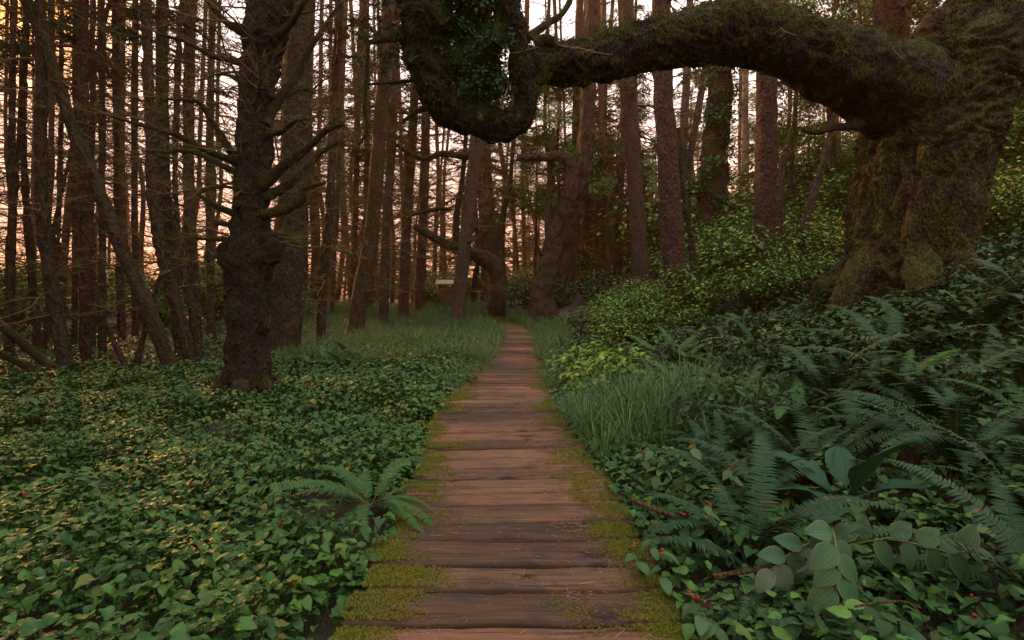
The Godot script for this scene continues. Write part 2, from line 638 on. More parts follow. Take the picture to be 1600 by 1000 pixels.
# a blade that lies along +z from the origin, y up: stations are [z, half width]; folded along its midrib, drooping
func blade_leaf(st: Array, fold: float, droop: float, wave: float, col: Color, rim: Color, ribs := 0) -> ArrayMesh:
	var cols := 9 if ribs == 0 else 13
	var p := PackedVector3Array()
	var c := PackedColorArray()
	for s in st:
		var z: float = s[0]
		for i in cols:
			var f := -1.0 + 2.0 * i / (cols - 1)
			var x: float = f * s[1]
			var y := absf(x) * fold + (0.012 * (i % 2) if ribs == 0 else 0.0) - droop * z * z + wave * sin(z * 9.0 + f * 2.0) * absf(f)
			if ribs:
				y += 0.014 * cos(f * ribs * PI) * (1.0 - absf(f) * 0.5)
			p.append(Vector3(x, y, z - absf(f) * absf(f) * 0.06 * s[1]))
			c.append(rim if absf(f) > 0.99 else (col if i % 2 else (col.lerp(rim, 0.25) * 1.12 if ribs == 0 else col.lerp(rim, 0.22) * 1.12)))
	return grid_mesh(p, cols, st.size(), false, c, PackedVector2Array(), true)

const HEART := [[-0.16, 0.2], [-0.04, 0.42], [0.16, 0.5], [0.4, 0.45], [0.65, 0.28], [0.85, 0.11], [1.0, 0.004]]
const OVAL := [[0.0, 0.02], [0.15, 0.2], [0.4, 0.3], [0.65, 0.25], [0.85, 0.12], [1.0, 0.004]]
const TOOTH := [[0.0, 0.02], [0.12, 0.22], [0.2, 0.2], [0.3, 0.33], [0.38, 0.28], [0.5, 0.33], [0.58, 0.26], [0.7, 0.23], [0.78, 0.15], [1.0, 0.004]]

func with_stalk(mesh: ArrayMesh, down: Vector3, r: float, col: Color) -> Soup:
	var s := soup_of(mesh)
	s.tube([Vector3.ZERO, down * 0.5 + Vector3(0, 0, -absf(down.y) * 0.06), down], [r * 0.7, r, r], 3, col)
	return s

func spin(yaw: float, tilt: float, roll: float) -> Basis:
	return Basis(Vector3.UP, yaw) * Basis(Vector3.RIGHT, tilt) * Basis(Vector3(0, 0, 1), roll)

# a sword fern frond: arches from the origin towards +z
func frond(length: float, lift: float, bow: float, pairs: int, pin: float, green: Color, rib: Color, sway: float, tired := 0.0) -> ArrayMesh:
	var s := Soup.new()
	var n := 22
	var p := []
	var r := []
	var tans := []
	var q := Vector3.ZERO
	for i in n + 1:
		var u := float(i) / n
		var a := lift - bow * pow(u, 1.25)
		var dirv := Vector3(sin(sway * u * u) * cos(a), sin(a), cos(a) * cos(sway * u * u))
		p.append(q)
		tans.append(dirv)
		r.append(length * lerpf(0.0055, 0.0012, u))
		q += dirv * length / n
	s.tube(p, r, 3, rib)
	for k in pairs:
		var u := 0.1 + 0.9 * (k + 0.3) / pairs
		var i := mini(int(u * n), n - 1)
		var b: Vector3 = p[i].lerp(p[i + 1], u * n - i)
		var t: Vector3 = tans[i]
		var up := (Vector3.UP - t * t.y).normalized() if absf(t.y) < 0.95 else Vector3(0, 0, -1)
		var side := t.cross(up).normalized()
		up = side.cross(t).normalized()
		var l := pin * length * minf(1.0, 0.55 + (u - 0.1) * 3.0) * pow(maxf(0.0, 1.0 - pow(u, 3.2)), 0.75) + 0.003
		var w := length * 0.95 / pairs * 0.46
		for sg: float in [-1.0, 1.0]:
			if rng.randf() < 0.03:
				continue
			var o := (side * sg + t * R(0.18, 0.34) + up * R(-0.02, 0.2)).normalized()
			var ww := (t - o * t.dot(o)).normalized() * w
			var ll: float = l * R(0.9, 1.08)
			var sag := -up * ll * R(0.1, 0.24) - Vector3(0, ll * 0.08, 0)
			var m := b + o * ll * 0.5 + sag * 0.25 + up * w * 0.25
			var e := b + o * ll + sag
			var cc := green * R(0.78, 1.22)
			if rng.randf() < tired:
				cc = Color(0.075, 0.055, 0.02) * R(0.7, 1.2)
			var b2 := b + o * ll * 0.04
			s.tri(b2 - ww * 0.75, m - ww * 0.8, b2 + ww, cc)
			s.tri(b2 + ww, m - ww * 0.8, m + ww * 0.8, cc)
			s.tri(m - ww * 0.8, e, m + ww * 0.8, cc)
	return s.mesh()

var fronds := {}

func make_ferns() -> void:
	fronds.dark = []
	fronds.mid = []
	fronds.pale = []
	for i in 7:
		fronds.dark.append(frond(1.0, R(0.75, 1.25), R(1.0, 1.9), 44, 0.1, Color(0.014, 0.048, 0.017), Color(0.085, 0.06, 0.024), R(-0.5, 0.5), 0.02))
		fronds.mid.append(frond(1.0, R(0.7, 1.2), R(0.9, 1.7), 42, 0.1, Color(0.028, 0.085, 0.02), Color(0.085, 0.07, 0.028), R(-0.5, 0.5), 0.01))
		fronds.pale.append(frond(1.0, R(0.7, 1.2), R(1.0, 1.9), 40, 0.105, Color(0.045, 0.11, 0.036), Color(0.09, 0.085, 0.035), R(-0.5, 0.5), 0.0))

func fern(label: String, where: Vector3, size: float, n: int, kind: String, dirs := [], group := "sword ferns") -> Node3D:
	var t := thing("sword_fern", label, "fern", where, group)
	var kit: Array = fronds[kind]
	var a0 := R(0, TAU)
	for i in (dirs.size() if dirs.size() else n):
		var yaw: float = deg_to_rad(dirs[i][0]) if dirs.size() else a0 + TAU * i / n + R(-0.3, 0.3)
		var ln: float = size * (dirs[i][1] if dirs.size() else R(0.7, 1.12))
		var tilt: float = deg_to_rad(dirs[i][2]) if dirs.size() else R(-0.25, 0.3)
		var b := Basis(Vector3.UP, yaw) * Basis(Vector3.RIGHT, tilt) * Basis(Vector3(0, 0, 1), R(-0.25, 0.25))
		part("frond", kit[rng.randi() % kit.size()], M.fern, t, Transform3D(b * ln, Vector3(R(-0.03, 0.03), -0.02, R(-0.03, 0.03))))
	return t

var bushes := {}

# a leafy bush, 1 m tall and about 1.1 m wide: stems, and leaves set on their outer ends
func bush_mesh(leaf: Soup, leaves: int, size: float, cols: Array, spread := 0.55, flat := 0.0, up := 1.0) -> Array:
	var st := Soup.new()
	var lv := Soup.new()
	var stems := 16
	var per := leaves / stems
	for i in stems:
		var a := TAU * i / stems + R(-0.3, 0.3)
		var reach := spread * sqrt(R(0.02, 1.0))
		var tip := Vector3(cos(a) * reach, R(0.5, 1.0) * (1.05 - 0.45 * reach / spread) * up, sin(a) * reach)
		var mid := Vector3(tip.x * 0.35, tip.y * 0.6, tip.z * 0.35)
		st.tube([Vector3(tip.x * 0.08, -0.1, tip.z * 0.08), mid, tip], [0.009, 0.007, 0.003], 3, Color(0.06, 0.045, 0.025))
		for k in per:
			var u := pow(R(0, 1), 0.6)
			var b := mid.lerp(tip, u) if rng.randf() < 0.8 else mid * R(0.4, 1.0)
			var off := Vector3(R(-1, 1), R(-0.6, 0.7), R(-1, 1)) * 0.17
			var o := b + off
			if rng.randf() < 0.35:
				st.tube([b, o], [0.003, 0.0015], 3, Color(0.06, 0.06, 0.025))
			var yaw := atan2(off.x, off.z) + R(-0.7, 0.7)
			var c: Color = cols[rng.randi() % cols.size()] * R(0.75, 1.25)
			lv.join_tinted(leaf, Transform3D(spin(yaw, R(-0.1, 0.75) - flat, R(-0.5, 0.5)) * (size * R(0.65, 1.25)), o), c)
	return [st.mesh(), lv.mesh()]

func make_bushes() -> void:
	var white := Color(1, 1, 1)
	var oval := soup_of(blade_leaf([[0.0, 0.03], [0.3, 0.28], [0.65, 0.25], [1.0, 0.004]], 0.25, 0.25, 0.0, white, white))
	var tooth := soup_of(blade_leaf(TOOTH, 0.2, 0.22, 0.03, white, white))
	var heart := soup_of(blade_leaf(HEART, 0.2, 0.25, 0.03, white, white))
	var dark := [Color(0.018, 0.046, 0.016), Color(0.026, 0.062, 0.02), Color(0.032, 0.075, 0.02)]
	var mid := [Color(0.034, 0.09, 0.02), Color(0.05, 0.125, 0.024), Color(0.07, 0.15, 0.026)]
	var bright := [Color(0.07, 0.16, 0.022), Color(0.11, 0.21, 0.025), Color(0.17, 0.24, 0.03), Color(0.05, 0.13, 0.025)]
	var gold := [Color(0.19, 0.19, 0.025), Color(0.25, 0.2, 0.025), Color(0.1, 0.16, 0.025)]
	bushes.tall = []
	bushes.tall_gold = []
	bushes.dark = []
	bushes.mid = []
	bushes.bright = []
	bushes.gold = []
	bushes.low = []
	for i in 4:
		bushes.dark.append(bush_mesh(oval, 420, 0.1, dark))
		bushes.mid.append(bush_mesh(tooth, 360, 0.13, mid, 0.58, 0.1))
		bushes.bright.append(bush_mesh(tooth, 340, 0.13, bright, 0.6, 0.15))
		bushes.gold.append(bush_mesh(oval, 380, 0.11, gold + mid))
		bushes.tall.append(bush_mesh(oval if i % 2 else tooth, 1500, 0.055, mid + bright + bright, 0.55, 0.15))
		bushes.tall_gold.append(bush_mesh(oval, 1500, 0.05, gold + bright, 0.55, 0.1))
		bushes.low.append(bush_mesh(tooth, 300, 0.15, mid + dark, 0.75, 0.2, 0.55))

func bush(label: String, where: Vector3, size: Vector3, kind: String, group: String, called := "shrub") -> Node3D:
	var t := thing(called, label, "shrub", where, group)
	var k: Array = bushes[kind][rng.randi() % 4]
	var xf := Transform3D(Basis(Vector3.UP, R(0, TAU)).scaled(size), Vector3.ZERO)
	part("stem", k[0], M.twig, t, xf)
	part("foliage", k[1], M.shrub, t, xf).set_meta("kind", "stuff")
	return t

func grass_tuft(blades: int, h: float, spread: float, cols: Array) -> ArrayMesh:
	var s := Soup.new()
	for i in blades:
		var a := R(0, TAU)
		var o := Vector3(cos(a), 0, sin(a))
		var b := o * R(0, 0.05)
		var l := h * R(0.55, 1.15)
		var lean := pow(R(0.05, 1.0), 0.7) * spread
		var w := o.cross(Vector3.UP) * R(0.0025, 0.005)
		var c: Color = cols[rng.randi() % cols.size()] * R(0.8, 1.2)
		var p0 := b - Vector3(0, 0.04, 0)
		var p1 := b + Vector3(0, l * 0.5, 0) + o * l * 0.18 * lean
		var p2 := b + Vector3(0, l * (0.85 - 0.1 * lean), 0) + o * l * 0.5 * lean
		var p3 := b + Vector3(0, l * (0.98 - 0.42 * lean), 0) + o * l * 0.95 * lean
		s.quad(p0 - w, p1 - w, p1 + w, p0 + w, c)
		s.quad(p1 - w, p2 - w * 0.8, p2 + w * 0.8, p1 + w, c)
		s.tri(p2 - w * 0.8, p3, p2 + w * 0.8, c)
	return s.mesh()

func moss_tuft(cols: Array, n := 7) -> ArrayMesh:
	var s := Soup.new()
	for i in n:
		var a := TAU * i / n + R(-0.3, 0.3)
		var o := Vector3(cos(a) * R(0.3, 1.0), R(0.5, 1.0), sin(a) * R(0.3, 1.0)).normalized() * R(0.7, 1.1)
		var w := o.cross(Vector3(R(-1, 1), R(-1, 1), R(-1, 1))).normalized() * 0.17
		s.tri(-w, o, w, cols[rng.randi() % cols.size()] * R(0.8, 1.25))
	return s.mesh()

# moss standing on the mossy faces of a wood mesh
func moss_coat(t: Node3D, count: int, size: float, tufts: Array, only := "") -> void:
	var xfs := []
	for ch in t.get_children():
		if not ch is MeshInstance3D or ch.material_override == M.twig or ch.material_override == M.needle or ch.material_override == M.fern:
			continue
		if only != "" and not String(ch.name).begins_with(only):
			continue
		var a: Array = ch.mesh.surface_get_arrays(0)
		var v: PackedVector3Array = a[Mesh.ARRAY_VERTEX]
		var n: PackedVector3Array = a[Mesh.ARRAY_NORMAL]
		var c: PackedColorArray = a[Mesh.ARRAY_COLOR]
		for i in count:
			var k := rng.randi() % v.size()
			if c[k].g <= c[k].r * 0.98:
				continue
			var q: Vector3 = ch.transform * v[k] + Vector3(R(-1, 1), R(-1, 1), R(-1, 1)) * size * 1.6
			var up := (n[k] + Vector3(R(-0.4, 0.4), R(-0.2, 0.4), R(-0.4, 0.4))).normalized()
			var x := up.cross(Vector3(R(-1, 1), R(-1, 1), R(-1, 1))).normalized()
			xfs.append(Transform3D(Basis(x, up, x.cross(up)) * (size * R(0.5, 1.4)), q - n[k] * size * 0.25))
	for j in tufts.size():
		var some := []
		for i in xfs.size():
			if i % tufts.size() == j:
				some.append(xfs[i])
		if some.size():
			scatter("moss", tufts[j], M.moss, some, [], t)

# ---------------------------------------------------------------- the boardwalk
func wood_texture() -> ImageTexture:
	var w := 1024
	var h := 512
	var im := Image.create(w, h, false, Image.FORMAT_RGB8)
	var g := FastNoiseLite.new()
	g.seed = 4
	g.frequency = 0.01
	g.fractal_octaves = 4
	var knots := []
	for i in 9:
		knots.append(Vector3(R(0, w), R(0, h), R(9, 20)))
	for y in h:
		for x in w:
			var warp := 0.0
			var kn := 0.0
			for k in knots:
				var dx: float = (x - k.x) * 0.45
				var dy: float = y - k.y
				var e: float = (dx * dx + dy * dy) / (k.z * k.z)
				if e < 9.0:
					warp += exp(-e) * k.z * 1.4 * signf(dy)
					kn = maxf(kn, exp(-e * 2.2))
			var yy := y + warp
			var fine := g.get_noise_2d(x * 0.55, yy * 9.0)
			var mid := g.get_noise_2d(x * 0.22 + 500.0, yy * 2.4)
			var stain := g.get_noise_2d(x * 0.5 + 900.0, y * 0.8 + 200.0)
			var crack := smoothstep(0.36, 0.46, g.get_noise_2d(x * 0.16 + 40.0, yy * 5.0 + 800.0))
			var v := 0.52 + fine * 0.34 + mid * 0.26
			var c := Color(0.3, 0.235, 0.19).lerp(Color(0.62, 0.51, 0.415), clampf(v, 0, 1))
			c = c.lerp(Color(0.31, 0.27, 0.25), clampf(smoothstep(0.05, 0.5, stain) * 0.6, 0, 1))
			c = c.lerp(Color(0.13, 0.09, 0.075), crack * 0.5)
			c = c.lerp(Color(0.17, 0.14, 0.14), kn * 0.85)
			im.set_pixel(x, y, c)
	return ImageTexture.create_from_image(im)

func plank_mesh(half: float, depth: float, seg: int, uv0: Vector2) -> ArrayMesh:
	# cross-section from the front underside over the top to the back underside
	var sec := [Vector2(-0.5, -0.05), Vector2(-0.5, -0.018), Vector2(-0.46, -0.002), Vector2(-0.2, 0.003), Vector2(0.2, 0.003), Vector2(0.46, -0.002), Vector2(0.5, -0.018), Vector2(0.5, -0.05)]
	var p := PackedVector3Array()
	var uv := PackedVector2Array()
	var s1 := R(0, 900)
	for i in range(-1, seg + 2):
		var f := clampf(float(i) / seg, 0.0, 1.0)
		var x := lerpf(-half, half, f)
		for k in sec.size():
			var e: float = absf(sec[k].x) * 2.0
			var z: float = sec[k].x * depth
			var n := nz.get_noise_2d(x * 170.0 + s1, 0.0 if z > 0 else 700.0)
			if e > 0.85:
				z += signf(z) * n * 0.01
			var y: float = sec[k].y + nz.get_noise_2d(x * 120.0 + s1, z * 300.0) * 0.005
			if e > 0.85 and k > 1 and k < 6:
				y -= maxf(0.0, nz2.get_noise_2d(x * 300.0 + s1, z * 50.0)) * 0.012
			p.append(Vector3(x, y if i >= 0 and i <= seg else -0.05, -z))
			uv.append(uv0 + Vector2((x + half) / 2.2, sec[k].x * depth / 0.85 + (0.03 if k == 0 or k == 7 else 0.0)))
	var m := grid_mesh(p, sec.size(), seg + 3, false, PackedColorArray(), uv, true)
	return m

func build_boardwalk() -> void:
	var walk := Node3D.new()
	walk.name = "boardwalk"
	add_child(walk)
	walk.set_meta("kind", "structure")
	walk.set_meta("label", "weathered plank boardwalk with mossy edges leading into the forest")
	var tex := wood_texture()
	var relief := noise_tex(FastNoiseLite.TYPE_SIMPLEX, 0.05, 3, 4, [])
	var mats := []
	for tone in [Color(0.62, 0.57, 0.53), Color(0.74, 0.68, 0.62), Color(0.86, 0.77, 0.69), Color(0.55, 0.51, 0.48)]:
		var m := StandardMaterial3D.new()
		m.albedo_texture = tex
		m.albedo_color = tone
		m.roughness = 0.78
		m.metallic_specular = 0.35
		m.heightmap_enabled = true
		m.heightmap_texture = tex
		m.heightmap_scale = 0.6
		m.cull_mode = BaseMaterial3D.CULL_DISABLED
		mats.append(m)
	var lines := [1.42, 1.66, 1.9, 2.146, 2.398, 2.623, 2.887, 3.128, 3.394, 3.601, 3.889, 4.133, 4.358, 4.647, 4.891, 5.209, 5.43, 5.72, 6.05, 6.3, 6.55]
	while lines[-1] < 24.0:
		lines.append(lines[-1] + R(0.225, 0.275))
	var tops := []
	for i in lines.size() - 1:
		var d0: float = lines[i]
		var d1: float = lines[i + 1]
		var d := (d0 + d1) * 0.5
		var gap := R(0.024, 0.042)
		var half := 0.73 + R(-0.03, 0.03)
		var dx := path_x(d + 0.1) - path_x(d - 0.1)
		var dy := rise(d + 0.1) - rise(d - 0.1)
		var turn := atan2(-dx, 0.2) + R(-0.012, 0.012)
		var b := Basis(Vector3.UP, turn) * Basis(Vector3.RIGHT, atan2(dy, 0.2) + R(-0.008, 0.008)) * Basis(Vector3(0, 0, 1), R(-0.006, 0.006))
		var o := Vector3(path_x(d) + R(-0.035, 0.035), rise(d) + R(-0.004, 0.004), -d)
		var near := d < 7.0
		part("plank", plank_mesh(half, d1 - d0 - gap, 40 if near else 8, Vector2(R(0, 1), R(0, 1))), mats[rng.randi() % 4], walk, Transform3D(b, o))
		tops.append([Transform3D(b, o), half, d1 - d0 - gap, d])
	# bearers under the planks
	for sd: float in [-0.45, 0.45]:
		var s := Soup.new()
		var p := []
		var r := []
		var d := 1.4
		while d < 24.0:
			p.append(Vector3(path_x(d) + sd, rise(d) - 0.11, -d))
			r.append(0.055)
			d += 0.5
		s.tube(p, r, 4, Color(0.05, 0.035, 0.025))
		part("bearer", s.mesh(), M.litter, walk)
	# moss cushions, needles and bits on the planks
	var yel := [Color(0.15, 0.16, 0.024), Color(0.21, 0.19, 0.03), Color(0.11, 0.135, 0.024), Color(0.19, 0.13, 0.035)]
	var tufts := [moss_tuft(yel), moss_tuft(yel), moss_tuft([Color(0.1, 0.14, 0.02), Color(0.14, 0.16, 0.024)])]
	var sets := [[], [], []]
	var needle := Soup.new()
	needle.tube([Vector3(-0.5, 0, 0), Vector3(0, 0.02, 0.03), Vector3(0.5, 0, 0)], [0.035, 0.04, 0.02], 3, Color(1, 1, 1))
	var nx := []
	var nc := []
	for t in tops:
		var xf: Transform3D = t[0]
		var half: float = t[1]
		var w: float = t[2]
		var d: float = t[3]
		var n := int(4200 if d < 4.0 else (2600 if d < 7.0 else 1300))
		for i in n:
			var lx := R(-half - 0.02, half + 0.02)
			var lz := R(-0.5, 0.5) * w
			var edge := half - absf(lx)
			var wp := xf * Vector3(lx, 0, lz)
			var reach := (0.26 if lx < 0 else 0.24) + nz.get_noise_2d(wp.x * 130.0, wp.z * 130.0) * 0.42 + nz2.get_noise_2d(wp.x * 500.0, wp.z * 500.0) * 0.13
			if d > 8.0:
				reach *= 0.9
			var seam := absf(lz) / (w * 0.5)
			var stray := rng.randf() < 0.012 and seam > 0.8
			if (edge < reach * R(0.35, 1.3) and seam < R(0.75, 1.05) + (0.2 if nz2.get_noise_2d(wp.x * 90.0, wp.z * 90.0) > 0.1 else 0.0)) or stray:
				var sz := R(0.006, 0.013) * (1.0 + 0.9 * smoothstep(0.0, 0.25, reach - edge)) if not stray else R(0.004, 0.009)
				if d > 6.0:
					sz *= 1.3
				sets[rng.randi() % 3 if edge < 0.12 else rng.randi() % 2].append(Transform3D(Basis(Vector3.UP, R(0, TAU)) * sz, wp + Vector3(0, 0.002, 0)))
		var nn := 620 if d < 5.0 else (360 if d < 9.0 else 120)
		for i in nn:
			var lx := R(-half, half)
			if lx < 0.2 and rng.randf() < 0.7:
				lx = R(0.25, half)
			var wp := xf * Vector3(lx, 0.004, R(-0.5, 0.5) * w)
			if nz.get_noise_2d(wp.x * 160.0 + 70.0, wp.z * 160.0) < (-0.05 if lx > 0.2 else 0.12) and rng.randf() < 0.85:
				continue
			var l := R(0.012, 0.03) if rng.randf() < 0.93 else R(0.05, 0.11)
			nx.append(Transform3D(spin(R(0, TAU), 0, R(-0.1, 0.1)) * Basis.from_scale(Vector3(l, minf(l, 0.03), minf(l, 0.03))), wp))
			nc.append([Color(0.22, 0.11, 0.05), Color(0.3, 0.17, 0.09), Color(0.13, 0.07, 0.04), Color(0.36, 0.24, 0.15)][rng.randi() % 4])
	for j in 3:
		scatter("moss", tufts[j], M.moss, sets[j], [], walk)
	scatter("needle_litter", needle.mesh(), M.litter, nx, nc, walk)

func build_ground() -> void:
	var n := 190
	var p := PackedVector3Array()
	var xs := []
	var zs := []
	for i in n:
		var f := -1.0 + 2.0 * i / (n - 1)
		xs.append(signf(f) * (absf(f) * 14.0 + pow(absf(f), 5.0) * 166.0))
		var g := float(i) / (n - 1)
		zs.append(lerpf(6.0, -24.0, minf(1.0, g / 0.8)) if g < 0.8 else -24.0 - pow((g - 0.8) / 0.2, 2.0) * 176.0)
	zs[0] = 90.0
	for j in n:
		for i in n:
			p.append(Vector3(xs[i], ground(xs[i], zs[j]), zs[j]))
	structure("ground", grid_mesh(p, n, n, false, PackedColorArray()), M.soil)

# ---------------------------------------------------------------- the scene
func _ready() -> void:
	rng.seed = 20
	nz.seed = 3
	nz.frequency = 0.01
	nz.fractal_octaves = 3
	nz2.seed = 9
	nz2.frequency = 0.01
	nz2.fractal_octaves = 3
	nzc.noise_type = FastNoiseLite.TYPE_CELLULAR
	nzc.cellular_return_type = FastNoiseLite.RETURN_CELL_VALUE
	nzc.fractal_type = FastNoiseLite.FRACTAL_NONE
	nzc.seed = 5

	var cam := Camera3D.new()
	cam.position = EYE
	cam.rotation.x = PITCH
	cam.fov = rad_to_deg(2.0 * atan(500.0 / F))
	cam.near = 0.05
	cam.far = 600.0
	add_child(cam)
	cam.current = true

	var env := Environment.new()
	env.background_mode = Environment.BG_SKY
	var sky := Sky.new()
	var sm := ProceduralSkyMaterial.new()
	sm.sky_top_color = Color(0.93, 0.94, 0.95)
	sm.sky_horizon_color = Color(0.96, 0.65, 0.42)
	sm.sky_curve = 0.28
	sm.ground_bottom_color = Color(0.16, 0.14, 0.11)
	sm.ground_horizon_color = Color(0.8, 0.66, 0.56)
	sm.sun_angle_max = 28.0
	sm.sun_curve = 0.2
	sky.sky_material = sm
	env.sky = sky
	env.background_energy_multiplier = 0.9
	env.tonemap_mode = Environment.TONE_MAPPER_LINEAR
	env.tonemap_exposure = 2.75
	env.fog_enabled = true
	env.fog_density = 0.0009
	env.fog_light_color = Color(1.0, 0.66, 0.36)
	env.sdfgi_enabled = true
	env.ssao_enabled = true
	env.ssil_enabled = true
	var we := WorldEnvironment.new()
	we.environment = env
	add_child(we)

	var sun := DirectionalLight3D.new()
	sun.name = "sun"
	sun.light_color = Color(1.0, 0.68, 0.4)
	sun.light_energy = 1.6
	sun.light_angular_distance = 2.5
	sun.shadow_enabled = true
	add_child(sun)
	sun.look_at_from_position(Vector3(-7.0, 4.4, -7.2), Vector3.ZERO)

	make_materials()
	build_ground()
	build_boardwalk()
	make_branch_kits()
	make_ferns()
	make_bushes()
	print("kits ", Time.get_ticks_msec())
	build_giant()
	build_burly()
	build_left_stand()
	build_middle_stand()
	build_right_trees()
	build_far_trees()
	build_side_trees()
	build_leafy_trees()
	build_far_wood()
	print("trees ", Time.get_ticks_msec())
	build_ground_cover()
	build_grass()
	build_ferns()
	build_shrubs()
	build_close_plants()
	build_small_things()
	print("plants ", Time.get_ticks_msec())

const MOSS_GREENS := [Color(0.07, 0.08, 0.014), Color(0.1, 0.105, 0.018), Color(0.05, 0.064, 0.013)]

func build_giant() -> void:
	var base := at(1412, 424, 8.2)
	base.y = ground(base.x, base.z)
	var t := thing("giant_spruce", "giant mossy spruce with a huge arm reaching over the boardwalk", "tree", base)
	var px := [[1410, 432, 200], [1418, 380, 196], [1432, 300, 215], [1448, 220, 228], [1484, 130, 214], [1540, 40, 180], [1596, -60, 160], [1660, -220, 140], [1710, -420, 120]]
	var pts := []
	var rad := []
	for q in px:
		pts.append(at(q[0], q[1], 8.2))
		rad.append(half_width(q[0], q[2], 8.2))
	var foot: Vector3 = pts[0]
	foot.y = ground(foot.x, foot.z) - 0.4
	pts.push_front(foot)
	rad.push_front(rad[0] * 1.12)
	for k in 4:
		var e: Vector3 = pts[-1]
		pts.append(e + Vector3(0.25, 2.6, 0.1))
		rad.append(rad[-1] * 0.72)
	var o := Transform3D(Basis(), -base)
	part("trunk", wood(pts, rad, {"sides": 240, "step": 0.03, "lump": 0.055, "lump_f": 90.0, "furrow": 0.13, "furrow_f": 260.0, "plates": 0.16, "plate_f": 16.0, "stretch": 0.93, "mossy": 0.66, "bark": Color(0.062, 0.046, 0.03), "moss": Color(0.075, 0.085, 0.022)}), M.bark_giant, t, o)
	for k in 7:
		var a := k * 0.9 + 0.2
		var q := Vector3(cos(a), 0, sin(a))
		var rp := [base + q * 0.55 + Vector3(0, 0.55, 0), base + q * 0.95 + Vector3(0, 0.2, 0), base + q * 1.4, base + q * 2.0]
		for j in range(2, 4):
			rp[j].y = ground(rp[j].x, rp[j].z) + [0.04, -0.15][j - 2]
		part("root", wood(rp, [0.3, 0.24, 0.16, 0.05], {"sides": 36, "step": 0.05, "lump": 0.16, "lump_f": 150.0, "furrow": 0.05, "furrow_f": 330.0, "mossy": 0.66, "bark": Color(0.062, 0.046, 0.03), "moss": Color(0.075, 0.085, 0.022)}), M.bark_giant, t, o)
	# the great arm
	var ap := [[1450, 172, 8.15, 150], [1400, 145, 7.95, 140], [1330, 112, 7.7, 108], [1260, 83, 7.5, 94], [1190, 58, 7.3, 90], [1120, 52, 7.1, 86], [1040, 66, 6.9, 78], [960, 87, 6.75, 70], [890, 99, 6.6, 63], [838, 103, 6.5, 58], [812, 104, 6.42, 46]]
	pts = []
	rad = []
	for q in ap:
		pts.append(at(q[0], q[1], q[2]))
		rad.append(q[3] * 0.5 * q[2] / F)
	part("arm", wood(pts, rad, {"sides": 80, "step": 0.03, "lump": 0.1, "lump_f": 110.0, "furrow": 0.04, "furrow_f": 400.0, "plates": 0.5, "plate_f": 12.0, "mossy": 0.6, "bark": Color(0.04, 0.03, 0.022), "moss": Color(0.07, 0.078, 0.016)}), M.bark_giant, t, o)
	# the hanging bend that the arm ends in
	var up := [[650, -120, 92], [659, -40, 84], [666, 20, 80], [662, 70, 70], [676, 118, 66], [694, 166, 48], [738, 184, 56], [790, 196, 44], [822, 168, 36], [817, 118, 42], [810, 62, 33], [792, 8, 44], [788, -60, 46], [780, -160, 44]]
	pts = []
	rad = []
	for q in up:
		pts.append(at(q[0], q[1], 6.4))
		rad.append(q[2] * 0.5 * 6.4 / F)
	pts.push_front(pts[0] + Vector3(-0.3, 2.5, 0))
	rad.push_front(rad[0] * 0.9)
	pts.append(pts[-1] + Vector3(0.1, 2.2, 0.1))
	rad.append(rad[-1] * 0.8)
	part("hanging_bend", wood(pts, rad, {"sides": 64, "step": 0.025, "lump": 0.2, "lump_f": 260.0, "furrow": 0.03, "furrow_f": 520.0, "mossy": 0.5, "bark": Color(0.032, 0.025, 0.018), "moss": Color(0.05, 0.055, 0.016)}), M.bark_giant, t, o)
	# knobs, stubs and dead side boughs
	bough(t, "stub", [[836, 70], [850, 62], [862, 66]], 6.4, 6.35, 24, 16, {"mossy": 0.8})
	bough(t, "stub", [[832, 128], [846, 126], [852, 118], [848, 100]], 6.4, 6.3, 20, 9, {"mossy": 0.85})
	bough(t, "stub", [[796, 30], [784, 42], [770, 46]], 6.3, 6.2, 12, 4)
	bough(t, "stub", [[1440, 110], [1448, 60], [1456, 34], [1466, 22]], 8.0, 7.8, 46, 22, {"mossy": 0.5, "lump": 0.3, "furrow": 0.04, "furrow_f": 500.0, "sides": 30, "step": 0.03, "bark": Color(0.085, 0.06, 0.036)})
	bough(t, "stub", [[1500, 90], [1505, 50], [1515, 20], [1540, -6]], 8.1, 7.9, 50, 30, {"mossy": 0.5, "lump": 0.3, "furrow": 0.04, "furrow_f": 500.0, "sides": 30, "step": 0.03, "bark": Color(0.085, 0.06, 0.036)})
	bough(t, "branch", [[1350, 192], [1330, 197], [1300, 200], [1275, 206], [1255, 204]], 7.9, 7.4, 16, 7)
	bough(t, "branch", [[645, 55], [620, 58], [590, 64], [572, 66]], 6.4, 6.2, 16, 5, {"mossy": 0.3})
	bough(t, "branch", [[690, 170], [668, 168], [645, 178], [630, 190]], 6.4, 6.3, 14, 4, {"mossy": 0.25})
	bough(t, "branch", [[660, 122], [630, 128], [600, 130], [572, 132]], 6.4, 6.5, 7, 3, {"mossy": 0.4})
	bough(t, "branch", [[825, 60], [850, 40], [880, 20], [900, -20]], 6.4, 6.7, 12, 8, {"mossy": 0.5})
	bough(t, "branch", [[576, 66], [572, 120], [570, 170], [574, 205], [560, 225]], 6.2, 6.2, 7, 4, {"mossy": 0.6})
	moss_coat(t, 16000, 0.03, [moss_tuft(MOSS_GREENS), moss_tuft(MOSS_GREENS), moss_tuft([Color(0.1, 0.085, 0.025), Color(0.07, 0.06, 0.02)])], "arm")
	moss_coat(t, 16000, 0.034, [moss_tuft(MOSS_GREENS), moss_tuft([Color(0.05, 0.055, 0.014), Color(0.035, 0.042, 0.012)])], "hanging")
